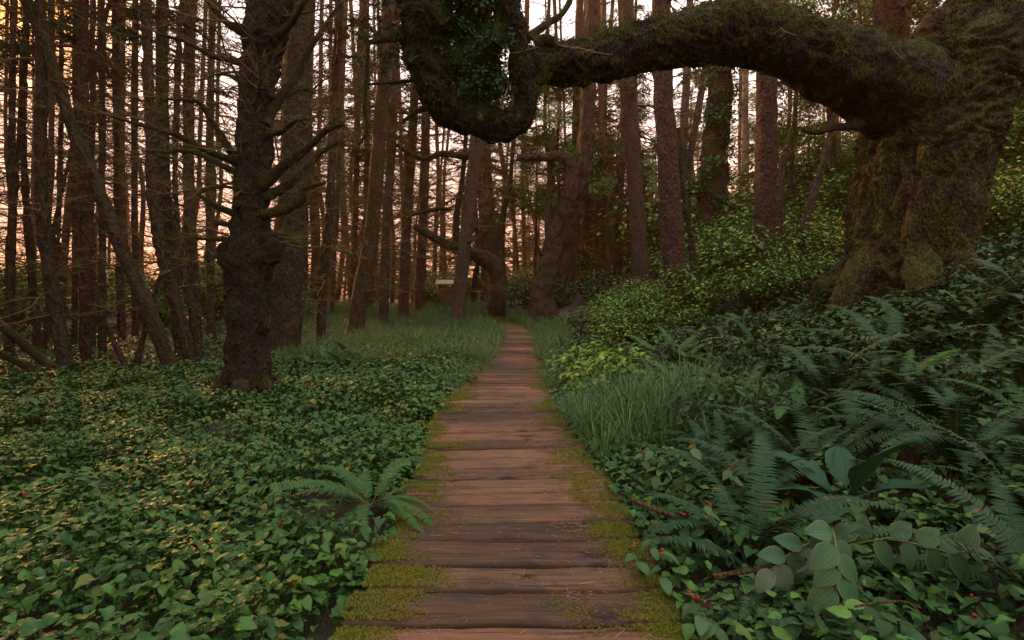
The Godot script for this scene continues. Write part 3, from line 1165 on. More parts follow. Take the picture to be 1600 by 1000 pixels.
	moss_coat(t, 15000, 0.02, [moss_tuft(MOSS_GREENS), moss_tuft([Color(0.11, 0.095, 0.03), Color(0.08, 0.08, 0.025)])], "trunk")
	moss_coat(t, 500, 0.02, [moss_tuft(MOSS_GREENS)], "stub")
	moss_coat(t, 500, 0.016, [moss_tuft(MOSS_GREENS)], "branch")
	var tw := []
	for i in 26:
		var f := R(0.15, 0.95)
		var j := int(f * (ap.size() - 1))
		var q := at(ap[j][0], ap[j][1], ap[j][2])
		tw.append(Transform3D(spin(R(0, TAU), R(-0.4, 0.4), R(-0.2, 1.2)) * R(0.5, 1.1), q - base + Vector3(R(-0.25, 0.25), 0.15, 0)))
	scatter("dead_twigs", bare_mesh[3], M.twig, tw, [], t)
	# dark needles beside the bend
	var s := Soup.new()
	for i in 26:
		var q := at(R(585, 632), R(15, 105), 6.5 + R(-0.3, 0.3))
		s.join(live.dark[i % 5], Transform3D(spin(R(0, TAU), R(-0.4, 0.6), R(-0.6, 0.2)) * R(0.22, 0.42), q - base))
	part("needle_spray", s.mesh(), M.needle, t)
	# ferns that grow in the bend
	var spots := [[742, 150, 0.42, "dark", "drooping licorice fern in the hollow of the hanging bend"], [768, 110, 0.4, "dark", "licorice fern against the right side of the hanging bend"], [722, 60, 0.45, "dark", "licorice fern high in the hanging bend beside its thick left side"], [735, 20, 0.4, "dark", "topmost licorice fern in the hanging bend"], [705, 120, 0.35, "dark", "small licorice fern clinging inside the left side of the bend"]]
	for q in spots:
		var f := fern(q[4], at(q[0], q[1], 6.3), q[2], 11, q[3], [], "ferns growing in the hanging bend")
		f.name = numbered("licorice_fern")
	for q in [[712, 95, 0.5, "mid", "fern fanning towards the viewer from the left side of the hanging bend"], [776, 62, 0.46, "mid", "fern leaning out over the right side of the hanging bend"], [750, 185, 0.4, "mid", "fern hanging below the bottom of the bend"], [690, 35, 0.5, "dark", "shaggy fern high on the thick left side of the bend"], [640, 95, 0.42, "mid", "fern on the outer left side of the hanging bend"]]:
		var f := fern(q[4], at(q[0], q[1], 6.02), q[2], 9, q[3], [], "ferns growing in the hanging bend")
		f.name = numbered("licorice_fern")
	# a cushion of leaves behind those ferns
	var cu := thing("leaf_cushion", "dark cushion of small leaves filling the top of the hanging bend", "plant", at(730, 60, 6.5))
	var k: Array = bushes.dark[1]
	for i in 80:
		part("foliage", bushes.dark[i % 4][1], M.shrub, cu, Transform3D(spin(i * 1.3, R(-0.8, 0.8), R(-0.8, 0.8)) * R(0.3, 0.5), Vector3(R(-0.25, 0.4), -0.98 + i * 0.023, R(-0.1, 0.3)))).set_meta("kind", "stuff")

func build_burly() -> void:
	var d := 7.6
	var base := at(384, 612, d)
	base.y = ground(base.x, base.z)
	var t := thing("burly_spruce", "thick dark spruce with a swollen burl and crooked mossy boughs at left", "tree", base)
	var px := [[384, 618, 92], [385, 590, 80], [387, 520, 72], [390, 450, 74], [391, 405, 90], [392, 375, 82], [392, 340, 64], [394, 300, 64], [398, 230, 62], [402, 160, 62], [408, 90, 66], [420, 30, 76], [432, -30, 74], [448, -140, 56], [460, -300, 44]]
	var pts := []
	var rad := []
	for q in px:
		pts.append(at(q[0], q[1], d))
		rad.append(half_width(q[0], q[2] * 0.9, d))
	pts.push_front(Vector3(base.x, base.y - 0.2, base.z))
	rad.push_front(rad[0] * 1.5)
	for k in 3:
		pts.append(pts[-1] + Vector3(0.1, 2.4, 0))
		rad.append(rad[-1] * 0.65)
	part("trunk", wood(pts, rad, {"sides": 110, "step": 0.022, "lump": 0.13, "lump_f": 210.0, "furrow": 0.034, "furrow_f": 480.0, "plates": 0.42, "plate_f": 17.0, "stretch": 0.9, "mossy": 0.36, "bark": Color(0.036, 0.027, 0.02), "bark2": Color(0.055, 0.038, 0.028), "moss": Color(0.04, 0.045, 0.018)}), M.bark, t, Transform3D(Basis(), -base))
	for q in [[[372, 420], [360, 400], [366, 384], 44], [[414, 402], [422, 386], [416, 372], 40], [[372, 448], [362, 436], [366, 424], 34]]:
		bough(t, "burl", [q[0], q[1], q[2]], d - 0.05, d - 0.1, q[3], q[3] * 0.7, {"mossy": 0.25, "lump": 0.25, "lump_f": 500.0, "furrow": 0.02, "sides": 30, "step": 0.02, "bark": Color(0.06, 0.038, 0.028)})
	for k in 6:
		var a := k * 1.05 + 0.3
		var o := Vector3(cos(a), 0, sin(a))
		var rp := [base + o * 0.2 + Vector3(0, 0.42, 0), base + o * 0.42 + Vector3(0, 0.2, 0), base + o * 0.75 + Vector3(0, 0.04, 0), base + o * 1.15 + Vector3(0, -0.12, 0)]
		part("root", wood(rp, [0.13, 0.11, 0.08, 0.03], {"sides": 20, "step": 0.04, "lump": 0.2, "lump_f": 300.0, "furrow": 0.02, "plates": 0.6, "plate_f": 26.0, "mossy": 0.45, "bark": Color(0.036, 0.027, 0.02)}), M.bark, t, Transform3D(Basis(), -base))
	var B := [
		[[[376, 258], [362, 240], [349, 219], [338, 200], [325, 180], [310, 159], [280, 156], [250, 153]], 15, 4, -0.6],
		[[[372, 256], [361, 250], [335, 240], [310, 228], [280, 213], [250, 204], [200, 190], [135, 169]], 14, 3, -1.0],
		[[[372, 272], [364, 267], [340, 255], [310, 240], [285, 236], [266, 237]], 12, 4, 0.4],
		[[[374, 338], [364, 333], [345, 326], [334, 321], [318, 310], [307, 301]], 13, 5, -0.3],
		[[[374, 354], [360, 351], [345, 350], [336, 347]], 11, 5, 0.6],
		[[[372, 376], [358, 374], [330, 374], [304, 372]], 9, 5, -0.2],
		[[[410, 290], [420, 280], [442, 261], [460, 247], [478, 234], [505, 207], [520, 199], [536, 195]], 20, 5, -0.4],
		[[[406, 310], [420, 305], [442, 294], [472, 270], [499, 240], [526, 222]], 20, 6, 0.5],
		[[[412, 336], [427, 333], [454, 324], [470, 316], [476, 307], [470, 298], [485, 292], [506, 287]], 17, 4, -0.2],
		[[[416, 196], [430, 165], [450, 135], [465, 115], [485, 75], [508, 40], [532, 6]], 16, 5, 0.6],
		[[[396, 60], [372, 48], [350, 32], [332, 12], [318, -10]], 14, 4, -0.5],
		[[[392, 105], [370, 96], [340, 90], [325, 85], [290, 65], [250, 54]], 13, 4, 0.2],
		[[[394, 130], [372, 124], [350, 116], [322, 118]], 9, 3, 0.7],
		[[[392, 178], [380, 150], [374, 120], [382, 90]], 9, 4, 0.8],
		[[[420, 210], [440, 206], [460, 190], [478, 186]], 10, 3, -0.8],
		[[[418, 150], [440, 152], [468, 140], [490, 144]], 9, 3, 0.4],
		[[[430, 60], [452, 40], [470, 12], [492, -20]], 13, 5, -0.6],
		[[[392, 300], [376, 297], [352, 292], [318, 298]], 8, 3, -0.7],
		[[[410, 374], [430, 372], [444, 370]], 8, 4, 0.3],
	]
	for b in B:
		var line := bough(t, "branch", b[0], d - 0.1, d + b[3], b[1], b[2], {"mossy": 0.62, "moss": Color(0.06, 0.066, 0.02), "bark": Color(0.055, 0.04, 0.03)})
		# crooked twigs along it
		var s := Soup.new()
		var p: Array = line[0]
		for i in range(1, p.size()):
			for z in 2:
				var v: Vector3 = (p[i] - p[i - 1]).normalized()
				var x := (v + Vector3(R(-0.8, 0.8), R(-0.2, 0.9), R(-0.8, 0.8))).normalized()
				var y := (Vector3.UP - x * x.y).normalized()
				var l := R(0.25, 0.7)
				s.join(bare[rng.randi() % bare.size()], Transform3D(Basis(x * l, y * l, x.cross(y) * l), p[i] - base))
		var tw := part("twigs", s.mesh(), M.twig, t)
		tw.set_meta("kind", "stuff")
	put_bare(t, {"pts": pts, "rad": rad}, 2.3, 6.5, 46, 1.25, base)
	moss_coat(t, 900, 0.016, [moss_tuft(MOSS_GREENS)], "branch")
	moss_coat(t, 7000, 0.022, [moss_tuft([Color(0.03, 0.034, 0.014), Color(0.05, 0.045, 0.018)])], "trunk")

const GREY := Color(0.095, 0.075, 0.06)
const RED := Color(0.11, 0.062, 0.042)

func build_left_stand() -> void:
	var g := {"group": "slender trunks of the left stand"}
	var E := [
		["leaning_spruce", "mossy trunk leaning steeply across the left stand, foot nearest the burly spruce", 10.0, [[269, 580], [235, 490], [205, 425], [175, 350], [150, 285], [110, 190], [85, 110], [58, 40], [40, 0]], [28, 22], {"mossy": 0.55, "bare": 33, "live": 0, "top": 9.0, "bare_len": 0.9}],
		["spruce_tree", "knobbly curved trunk at left with fallen poles against its foot", 10.0, [[106, 582], [96, 530], [82, 450], [69, 364], [64, 300], [65, 150], [62, 0]], [30, 22], {"mossy": 0.35, "bare": 39, "live": 14}],
		["spruce_tree", "straight reddish trunk just right of the knobbly curved one", 11.0, [[134, 565], [132, 430], [130, 300], [131, 150], [131, 0]], [19, 15], {"bark": RED, "bare": 33, "live": 14}],
		["spruce_tree", "mossy trunk curving out at its foot, left of the burly spruce", 11.0, [[296, 558], [276, 480], [253, 396], [238, 300], [235, 200], [231, 100], [228, 0]], [25, 18], {"mossy": 0.5, "bare": 39, "live": 14}],
		["spruce_tree", "grey trunk close behind the mossy curved trunk", 12.2, [[282, 550], [270, 420], [259, 300], [255, 200], [254, 0]], [22, 19], {"bark": GREY, "bare": 33, "live": 16}],
		["spruce_tree", "thin curved stem between the grey trunk and the burly spruce", 12.0, [[308, 540], [298, 480], [285, 421], [274, 300], [275, 200], [280, 60], [284, 0]], [11, 9], {"bare": 28, "live": 6, "top": 11.0}],
		["spruce_tree", "dark straight trunk just left of the burly spruce", 14.0, [[306, 528], [302, 430], [295, 300], [295, 150], [298, 0]], [22, 19], {"bare": 39, "live": 18}],
		["spruce_tree", "straight mossy trunk behind the leaning trunk", 13.0, [[160, 545], [160, 430], [160, 330], [159, 125], [159, 0]], [15, 11], {"mossy": 0.45, "bare": 36, "live": 14}],
		["leaning_spruce", "thin stem leaning left out of the leaves near the leaning trunk", 10.4, [[201, 578], [186, 552], [173, 524], [160, 490], [150, 455], [144, 412], [140, 330]], [11, 7], {"mossy": 0.5, "bare": 8, "live": 0, "top": 0.0, "bare_hi": 3.0, "bare_len": 0.7}],
		["leaning_spruce", "short stem leaning right across the foot of the leaning trunk", 10.6, [[211, 579], [222, 535], [232, 492], [250, 434], [262, 395]], [12, 9], {"mossy": 0.5, "bare": 4, "live": 0, "top": 0.0, "bare_hi": 2.2, "bare_len": 0.5}],
		["spruce_tree", "straight trunk near the left edge of the picture", 13.0, [[12, 545], [14, 450], [18, 300], [19, 150], [21, 0]], [15, 13], {"bare": 39, "live": 16}],
		["spruce_tree", "very thin crooked stem beside the straight trunk at the left edge", 13.4, [[18, 545], [22, 350], [30, 200], [37, 75], [42, 0]], [9, 7], {"bare": 31, "live": 8, "top": 11.0}],
		["spruce_tree", "dark short-bodied trunk behind the knobbly curved one", 14.0, [[60, 545], [53, 465], [40, 300], [36, 180], [42, 0]], [16, 12], {"bare": 36, "live": 16}],
		["spruce_tree", "thin upright trunk left of the straight reddish one", 14.5, [[116, 540], [117, 400], [117, 200], [118, 0]], [10, 9], {"bare": 36, "live": 12}],
		["spruce_tree", "thin dark trunk right of the straight reddish one", 14.0, [[146, 540], [144, 400], [143, 225], [145, 0]], [11, 10], {"bare": 36, "live": 12}],
		["leaning_spruce", "thin stem slanting right high among the left trunks", 14.2, [[138, 520], [140, 330], [142, 200], [150, 95], [172, 0]], [10, 7], {"bare": 14, "live": 4, "top": 10.5}],
		["leaning_spruce", "pale thin stem slanting behind the knobbly curved trunk", 13.6, [[70, 540], [82, 380], [96, 300], [110, 240], [120, 150]], [9, 6], {"bark": GREY, "bare": 10, "live": 0, "top": 7.0}],
		["spruce_tree", "slim trunk between the knobbly curved and the straight reddish trunks", 15.0, [[88, 535], [90, 400], [95, 200], [97, 0]], [10, 8], {"bare": 36, "live": 12}],
		["spruce_tree", "dark trunk seen in the gap right of the leaning trunk", 15.5, [[190, 532], [187, 428], [184, 300], [182, 150], [180, 0]], [15, 12], {"bare": 39, "live": 18}],
		["spruce_tree", "dark trunk in the gap left of the mossy curved trunk", 16.5, [[212, 520], [211, 400], [210, 250], [212, 0]], [14, 12], {"bare": 39, "live": 18}],
		["spruce_tree", "dark trunk just left of the burly spruce at its back", 17.5, [[330, 500], [328, 400], [327, 275], [330, 100], [334, 0]], [15, 13], {"bare": 39, "live": 18}],
	]
	for e in E:
		var o: Dictionary = e[5]
		o.merge(g)
		tree(e[0], e[1], e[2], e[3], e[4], o)
	# the stout trunk behind the burly one
	tree("spruce_tree", "stout straight spruce close behind the burly dark one", 12.6, [[444, 548], [448, 480], [453, 400], [459, 300], [463, 200], [468, 100], [474, 0]], [58, 40], {"mossy": 0.4, "bark": Color(0.085, 0.062, 0.045), "bare": 33, "live": 21})
	# fallen poles
	for q in [[[[-30, 492], [0, 508], [40, 540], [80, 574]], 13.0, "thicker fallen pole propped against the knobbly curved trunk"], [[[-30, 538], [0, 552], [40, 572], [86, 592]], 10.0, "thinner fallen pole lying below the thicker one at far left"]]:
		var b := at(q[0][3][0], q[0][3][1], 9.7)
		var t := thing("fallen_pole", q[2], "log", Vector3(b.x, ground(b.x, b.z), b.z))
		bough(t, "stem", q[0], 9.9, 9.5, q[1], q[1], {"mossy": 0.5, "lump": 0.06})

func build_middle_stand() -> void:
	var g := {"group": "trunks of the middle stand"}
	var E := [
		["spruce_tree", "slim trunk leaning right beside the stout spruce", 14.5, [[501, 520], [504, 450], [508, 395], [515, 340], [520, 200], [526, 90], [530, 0]], [17, 14], {"mossy": 0.45, "bare": 68, "live": 21}],
		["spruce_tree", "sturdy mossy trunk with a curved foot in the grass, middle left", 17.0, [[556, 504], [562, 470], [575, 400], [583, 340], [590, 250], [598, 150], [607, 0]], [32, 23], {"mossy": 0.5, "bare": 40, "live": 20}],
		["spruce_tree", "straight dark trunk right of the sturdy mossy one", 20.0, [[600, 480], [602, 400], [604, 350], [611, 250], [616, 150], [620, 0]], [17, 14], {"mossy": 0.35, "bare": 72, "live": 30}],
		["spruce_tree", "bushy-barked dark trunk left of the pale sign board", 21.0, [[631, 476], [633, 400], [637, 330], [643, 230], [648, 150], [655, 0]], [19, 15], {"mossy": 0.3, "bare": 72, "live": 30}],
		["spruce_tree", "brown trunk directly left of the sign board", 23.0, [[655, 470], [658, 400], [661, 350], [664, 250], [668, 100], [672, 0]], [19, 15], {"bark": RED, "bare": 68, "live": 30}],
		["spruce_tree", "trunk hiding behind the left side of the sturdy mossy one", 24.0, [[550, 474], [553, 400], [556, 300], [560, 150], [565, 0]], [12, 10], {"bare": 72, "live": 30}],
		["spruce_tree", "thin light trunk between the leaning slim one and the sturdy one", 22.0, [[519, 476], [522, 400], [526, 340], [530, 200], [534, 0]], [9, 8], {"bark": GREY, "bare": 68, "live": 24}],
		["spruce_tree", "smooth pale trunk leaning right, beside the sign board", 19.0, [[716, 486], [720, 440], [727, 375], [733, 325], [743, 225], [752, 130], [760, 0]], [25, 20], {"mossy": 0.35, "bark": Color(0.13, 0.1, 0.075), "bare": 44, "live": 27}],
		["spruce_tree", "grey upright trunk right of the smooth leaning one", 26.0, [[756, 465], [756, 400], [757, 330], [758, 200], [760, 0]], [12, 10], {"bark": GREY, "bare": 68, "live": 30}],
		["spruce_tree", "tall upright trunk behind the twisted double tree", 27.0, [[890, 430], [896, 300], [900, 210], [903, 100], [906, 0]], [17, 14], {"bark": RED, "bare": 44, "live": 30}],
	]
	for e in E:
		var o: Dictionary = e[5]
		o.merge(g)
		tree(e[0], e[1], e[2], e[3], e[4], o)
	# twisted double tree
	var d := 19.5
	var b := at(856, 470, d)
	b.y = ground(b.x, b.z)
	var t := thing("twisted_spruce", "twisted double-stemmed tree leaning right at the end of the boardwalk", "tree", b)
	var wo := {"sides": 28, "step": 0.08, "lump": 0.14, "lump_f": 130.0, "furrow": 0.07, "furrow_f": 450.0, "mossy": 0.36, "bark": Color(0.12, 0.085, 0.062), "plates": 0.4, "plate_f": 12.0}
	var low := at(852, 480, d)
	low.y = b.y - 0.2
	var line := func(a: Array) -> Array:
		var p := []
		var r := []
		for q in a:
			p.append(at(q[0], q[1], d + (q[3] if q.size() > 3 else 0.0)))
			r.append(q[2] * 0.5 * d / F)
		return [p, r]
	var m: Array = line.call([[846, 462, 38], [853, 430, 36], [863, 395, 34], [876, 360, 38], [890, 328, 34], [903, 300, 28], [911, 276, 25], [916, 220, 24], [919, 140, 22], [923, 50, 20], [928, -60, 16]])
	m[0].push_front(low)
	m[1].push_front(m[1][0] * 1.25)
	part("trunk", wood(m[0], m[1], wo), M.bark, t, Transform3D(Basis(), -b))
	m = line.call([[872, 372, 26], [884, 335, 24, -0.3], [890, 300, 22, -0.5], [893, 270, 20, -0.5], [888, 250, 18, -0.5], [870, 244, 14, -0.4], [840, 246, 12, -0.4], [808, 246, 9, -0.3]])
	part("limb", wood(m[0], m[1], wo), M.bark, t, Transform3D(Basis(), -b))
	m = line.call([[856, 372, 10], [858, 330, 9], [860, 280, 8], [862, 250, 7], [864, 200, 5]])
	part("limb", wood(m[0], m[1], wo), M.bark, t, Transform3D(Basis(), -b))
	for k in [[[868, 372], [880, 350], [884, 300], [896, 270], [905, 240]], [[880, 470], [884, 440], [895, 400], [905, 370], [912, 345]], [[904, 310], [915, 290], [926, 282], [940, 282]], [[846, 400], [838, 380], [842, 360]], [[900, 280], [880, 262], [862, 268]]]:
		bough(t, "branch", k, d - 0.4, d - 0.7, 6, 3, {"mossy": 0.45, "sides": 8, "step": 0.12})
	var s := Soup.new()
	for i in 26:
		var q := at(R(800, 925), R(170, 330), d + R(-0.6, 0.6))
		s.join(bare[i % bare.size()], Transform3D(spin(R(0, TAU), R(-0.5, 0.5), R(-0.4, 0.5)) * R(0.7, 1.6), q - b))
	part("dead_branches", s.mesh(), M.twig, t).set_meta("kind", "stuff")
	s = Soup.new()
	for i in 30:
		var q := at(R(805, 900), R(232, 252), d + R(-0.6, 0.4))
		s.join(live.olive[i % 5], Transform3D(spin(R(0, TAU), R(-0.3, 0.3), R(-0.5, 0.2)) * R(0.3, 0.6), q - b))
	part("crown", s.mesh(), M.needle, t)
	# arched tree
	d = 20.5
	b = at(776, 474, d)
	b.y = ground(b.x, b.z)
	t = thing("arched_tree", "dark low tree arching left over the grass with upright limbs", "tree", b)
	m = line.call([[778, 470, 26], [776, 440, 22], [772, 415, 26], [755, 403, 24], [735, 396, 20], [714, 388, 17], [696, 380, 15], [680, 372, 13], [666, 364, 12], [648, 354, 9]])
	m[0].push_front(Vector3(b.x, b.y - 0.2, b.z))
	m[1].push_front(m[1][0] * 1.3)
	wo.mossy = 0.45
	wo.bark = Color(0.07, 0.05, 0.04)
	part("trunk", wood(m[0], m[1], wo), M.limb, t, Transform3D(Basis(), -b))
	for k in [[[714, 388], [712, 365], [714, 330], [720, 300], [724, 262], [728, 210], [732, 150]], [[774, 412], [776, 385], [782, 355], [788, 325], [796, 290], [800, 255], [806, 190]], [[752, 400], [742, 430], [738, 470]], [[772, 380], [765, 350], [770, 310]]]:
		bough(t, "limb", k, d, d + 0.2, 13 if k.size() > 5 else 9, 5, {"mossy": 0.5, "sides": 8, "step": 0.12})
	s = Soup.new()
	for i in 46:
		var q := at(R(640, 820), R(225, 360), d + R(-0.8, 0.8))
		s.join(bare[i % bare.size()], Transform3D(spin(R(0, TAU), R(-0.5, 0.5), R(-0.4, 0.5)) * R(0.7, 1.7), q - b))
	part("dead_branches", s.mesh(), M.twig, t).set_meta("kind", "stuff")
	s = Soup.new()
	for i in 26:
		var q := at(R(640, 700), R(236, 252), d + R(-0.6, 0.4))
		s.join(live.olive[i % 5], Transform3D(spin(R(0, TAU), R(-0.3, 0.3), R(-0.5, 0.2)) * R(0.3, 0.6), q - b))
		q = at(R(725, 790), R(388, 402), d + R(-0.3, 0.3))
		s.join(live.green[i % 5], Transform3D(spin(R(0, TAU), R(-0.3, 0.3), R(0, 0.6)) * R(0.2, 0.4), q - b))
	part("crown", s.mesh(), M.needle, t)
	bough(t, "branch", [[735, 245], [715, 243], [690, 240], [665, 248], [640, 240], [620, 226]], d, d - 0.6, 12, 6, {"mossy": 0.6, "sides": 8, "step": 0.12})
	bough(t, "branch", [[640, 335], [665, 330], [690, 326], [705, 328]], d, d - 0.4, 8, 5, {"mossy": 0.7, "sides": 8, "step": 0.12})

func build_right_trees() -> void:
	var g := {"group": "trunks on the right bank"}
	var E := [
		["spruce_tree", "rough brown spruce with ferns round its foot, right of the path", 13.0, [[1058, 440], [1052, 380], [1046, 300], [1042, 220], [1037, 135], [1034, 60], [1032, 0]], [44, 29], {"mossy": 0.22, "bark": Color(0.115, 0.068, 0.05), "bare": 12, "bare_lo": 5.0, "live": 20}],
		["young_spruce", "thin mossy stem hugging the rough brown spruce", 13.4, [[1084, 410], [1078, 360], [1071, 320], [1064, 260], [1060, 200]], [12, 8], {"mossy": 0.6, "bare": 0, "live": 0, "top": 0.0}],
		["spruce_tree", "smooth straight brown trunk under the middle of the great arm", 14.0, [[1193, 400], [1196, 330], [1197, 250], [1198, 150], [1199, 60], [1200, 0]], [42, 34], {"mossy": 0.1, "bark": Color(0.10, 0.062, 0.047), "bare": 6, "bare_lo": 6.5, "live": 20}],
		["spruce_tree", "tall flaky trunk behind and left of the rough brown spruce", 20.0, [[996, 340], [992, 280], [987, 200], [985, 135], [982, 60], [980, 0]], [27, 22], {"mossy": 0.15, "bark": Color(0.12, 0.085, 0.07), "bare": 16, "bare_lo": 7.0, "live": 22}],
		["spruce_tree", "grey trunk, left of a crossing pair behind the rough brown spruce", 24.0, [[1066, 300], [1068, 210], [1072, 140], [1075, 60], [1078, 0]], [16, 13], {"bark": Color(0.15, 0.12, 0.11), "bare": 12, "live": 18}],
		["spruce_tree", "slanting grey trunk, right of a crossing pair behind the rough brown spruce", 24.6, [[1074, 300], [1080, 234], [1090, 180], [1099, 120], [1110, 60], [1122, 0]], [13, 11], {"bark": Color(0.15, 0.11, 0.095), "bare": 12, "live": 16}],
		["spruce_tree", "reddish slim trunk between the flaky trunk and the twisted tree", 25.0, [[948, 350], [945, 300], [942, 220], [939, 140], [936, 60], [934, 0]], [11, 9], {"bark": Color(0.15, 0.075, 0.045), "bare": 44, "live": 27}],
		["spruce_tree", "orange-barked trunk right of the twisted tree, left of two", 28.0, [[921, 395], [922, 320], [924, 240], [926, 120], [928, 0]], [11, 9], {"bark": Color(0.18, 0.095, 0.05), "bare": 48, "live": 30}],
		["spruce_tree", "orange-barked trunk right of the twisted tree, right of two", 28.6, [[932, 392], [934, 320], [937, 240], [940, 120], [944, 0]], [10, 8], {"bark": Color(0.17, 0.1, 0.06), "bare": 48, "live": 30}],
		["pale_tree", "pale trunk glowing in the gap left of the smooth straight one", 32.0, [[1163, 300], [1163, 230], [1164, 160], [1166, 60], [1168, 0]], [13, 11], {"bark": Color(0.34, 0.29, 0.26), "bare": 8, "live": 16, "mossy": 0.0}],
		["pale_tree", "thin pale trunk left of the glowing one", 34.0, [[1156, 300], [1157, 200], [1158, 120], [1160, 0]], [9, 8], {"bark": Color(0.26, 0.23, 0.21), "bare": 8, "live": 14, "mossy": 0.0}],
		["dead_tree", "dark crooked stem just right of the smooth straight trunk", 13.2, [[1222, 350], [1220, 310], [1222, 260], [1230, 225], [1238, 200]], [13, 8], {"mossy": 0.3, "bare": 3, "bare_hi": 4.5, "bare_len": 0.5, "live": 0, "top": 0.0}],
		["dead_tree", "slanting mossy stem between the smooth trunk and the giant", 12.4, [[1262, 335], [1275, 290], [1288, 250], [1298, 210], [1306, 165], [1308, 120]], [14, 9], {"mossy": 0.45, "bare": 3, "bare_hi": 5.0, "bare_len": 0.6, "live": 0, "top": 0.0}],
		["spruce_tree", "brown trunk rising straight behind the great arm beside the giant", 13.0, [[1392, 300], [1390, 150], [1390, 60], [1389, 0]], [60, 56], {"mossy": 0.25, "bark": Color(0.085, 0.055, 0.038), "bare": 6, "bare_lo": 9.0, "live": 20}],
		["spruce_tree", "narrow grey trunk peeping out right of the straight one behind the arm", 15.0, [[1413, 250], [1414, 100], [1415, 50], [1416, 0]], [20, 16], {"bark": GREY, "bare": 4, "bare_lo": 9.0, "live": 16}],
		["spruce_tree", "thin stem left of the straight trunk above the great arm", 16.0, [[1348, 250], [1346, 100], [1344, 40], [1340, 0]], [9, 7], {"bare": 10, "bare_lo": 6.0, "live": 10}],
		["spruce_tree", "pale thin trunk high between the bend and the tall flaky trunk", 30.0, [[942, 340], [942, 200], [942, 90], [943, 0]], [13, 11], {"bark": Color(0.2, 0.17, 0.16), "bare": 14, "live": 18}],
	]
	for e in E:
		var o: Dictionary = e[5]
		o.merge(g)
		tree(e[0], e[1], e[2], e[3], e[4], o)
	# snag wrapped in leaves
	var d := 21.0
	var b := at(1118, 330, d)
	b.y = ground(b.x, b.z)
	var t := thing("leafy_snag", "broken snag wrapped in dark climbing leaves behind the rough brown spruce", "tree", b)
	var l := trunk_line([[1114, 320], [1118, 220], [1124, 130], [1128, 90]], d, [46, 34], 0.0)
	part("trunk", wood(l.pts, l.rad, {"sides": 16, "step": 0.25, "lump": 0.2, "mossy": 0.4, "round_end": true}), M.bark, t, Transform3D(Basis(), -b))
	for i in 15:
		var f := i / 14.0
		var q := at(lerpf(1112, 1128, f) + R(-16, 16), lerpf(320, 88, f), d - 0.4 + R(-0.3, 0.6))
		var k: Array = bushes[["dark", "dark", "mid"][i % 3]][i % 4]
		part("foliage", k[1], M.shrub, t, Transform3D(spin(R(0, TAU), R(-0.6, 0.6), R(-0.6, 0.6)) * R(0.9, 1.35), q - b - Vector3(0, 0.6, 0))).set_meta("kind", "stuff")

# thinner trunks further back, one by one
func build_far_trees() -> void:
	var zones := [
		{"n": 21, "x0": -40.0, "x1": 345.0, "d0": 17.0, "d1": 34.0, "what": "slender trunk far back in the left stand", "group": "far trunks of the left stand", "live": 14, "low": 6.5, "bare": 70, "kinds": ["rust", "olive", "green", "rust"]},
		{"n": 28, "x0": 425.0, "x1": 700.0, "d0": 24.0, "d1": 46.0, "what": "slender backlit trunk in the rows left of the sign board", "group": "far trunks left of the sign", "live": 18, "low": 7.5, "bare": 80, "kinds": ["rust", "olive"]},
		{"n": 24, "x0": 735.0, "x1": 1020.0, "d0": 26.0, "d1": 50.0, "what": "slender far trunk behind the twisted tree", "group": "far trunks behind the twisted tree", "live": 40, "low": 3.5, "bare": 70, "kinds": ["green", "olive", "rust"]},
		{"n": 14, "x0": 1070.0, "x1": 1620.0, "d0": 22.0, "d1": 42.0, "what": "far trunk on the green hillside at right", "group": "far trunks on the right hillside", "live": 34, "low": 5.5, "bare": 10, "kinds": ["green", "green", "olive"]},
	]
	for z in zones:
		var xs := []
		for i in z.n:
			xs.append(lerpf(z.x0, z.x1, (i + R(0.05, 0.95)) / z.n))
		for i in z.n:
			var d := R(z.d0, z.d1)
			var x: float = xs[i]
			var X := (x - 800.0) / F * d
			var g := ground(X, -d)
			var yb := shown(Vector3(X, g, -d)).y
			var lean := R(-14, 14) if rng.randf() < 0.75 else R(-50, 50)
			var w := R(0.2, 0.42) / d * F
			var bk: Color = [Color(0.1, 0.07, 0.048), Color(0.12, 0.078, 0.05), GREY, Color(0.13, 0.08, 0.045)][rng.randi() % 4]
			tree("far_spruce", "%s, %s from its left end" % [z.what, nth(i)], d, [[x, yb], [x + lean * 0.3 + R(-7, 7), yb - 90], [x + lean * 0.6 + R(-8, 8), yb - 190], [x + lean * 0.8 + R(-7, 7), yb - 290], [x + lean, 0]], [w, w * 0.8], {"top": R(15.0, 21.0), "bare": z.bare, "bare_len": R(1.3, 2.3), "bare_hi": 13.0, "live": z.live, "live_lo": R(z.low, z.low + 4.0), "live_len": R(2.0, 3.0), "kinds": z.kinds, "bark": bk, "mossy": R(0.15, 0.4), "group": z.group})

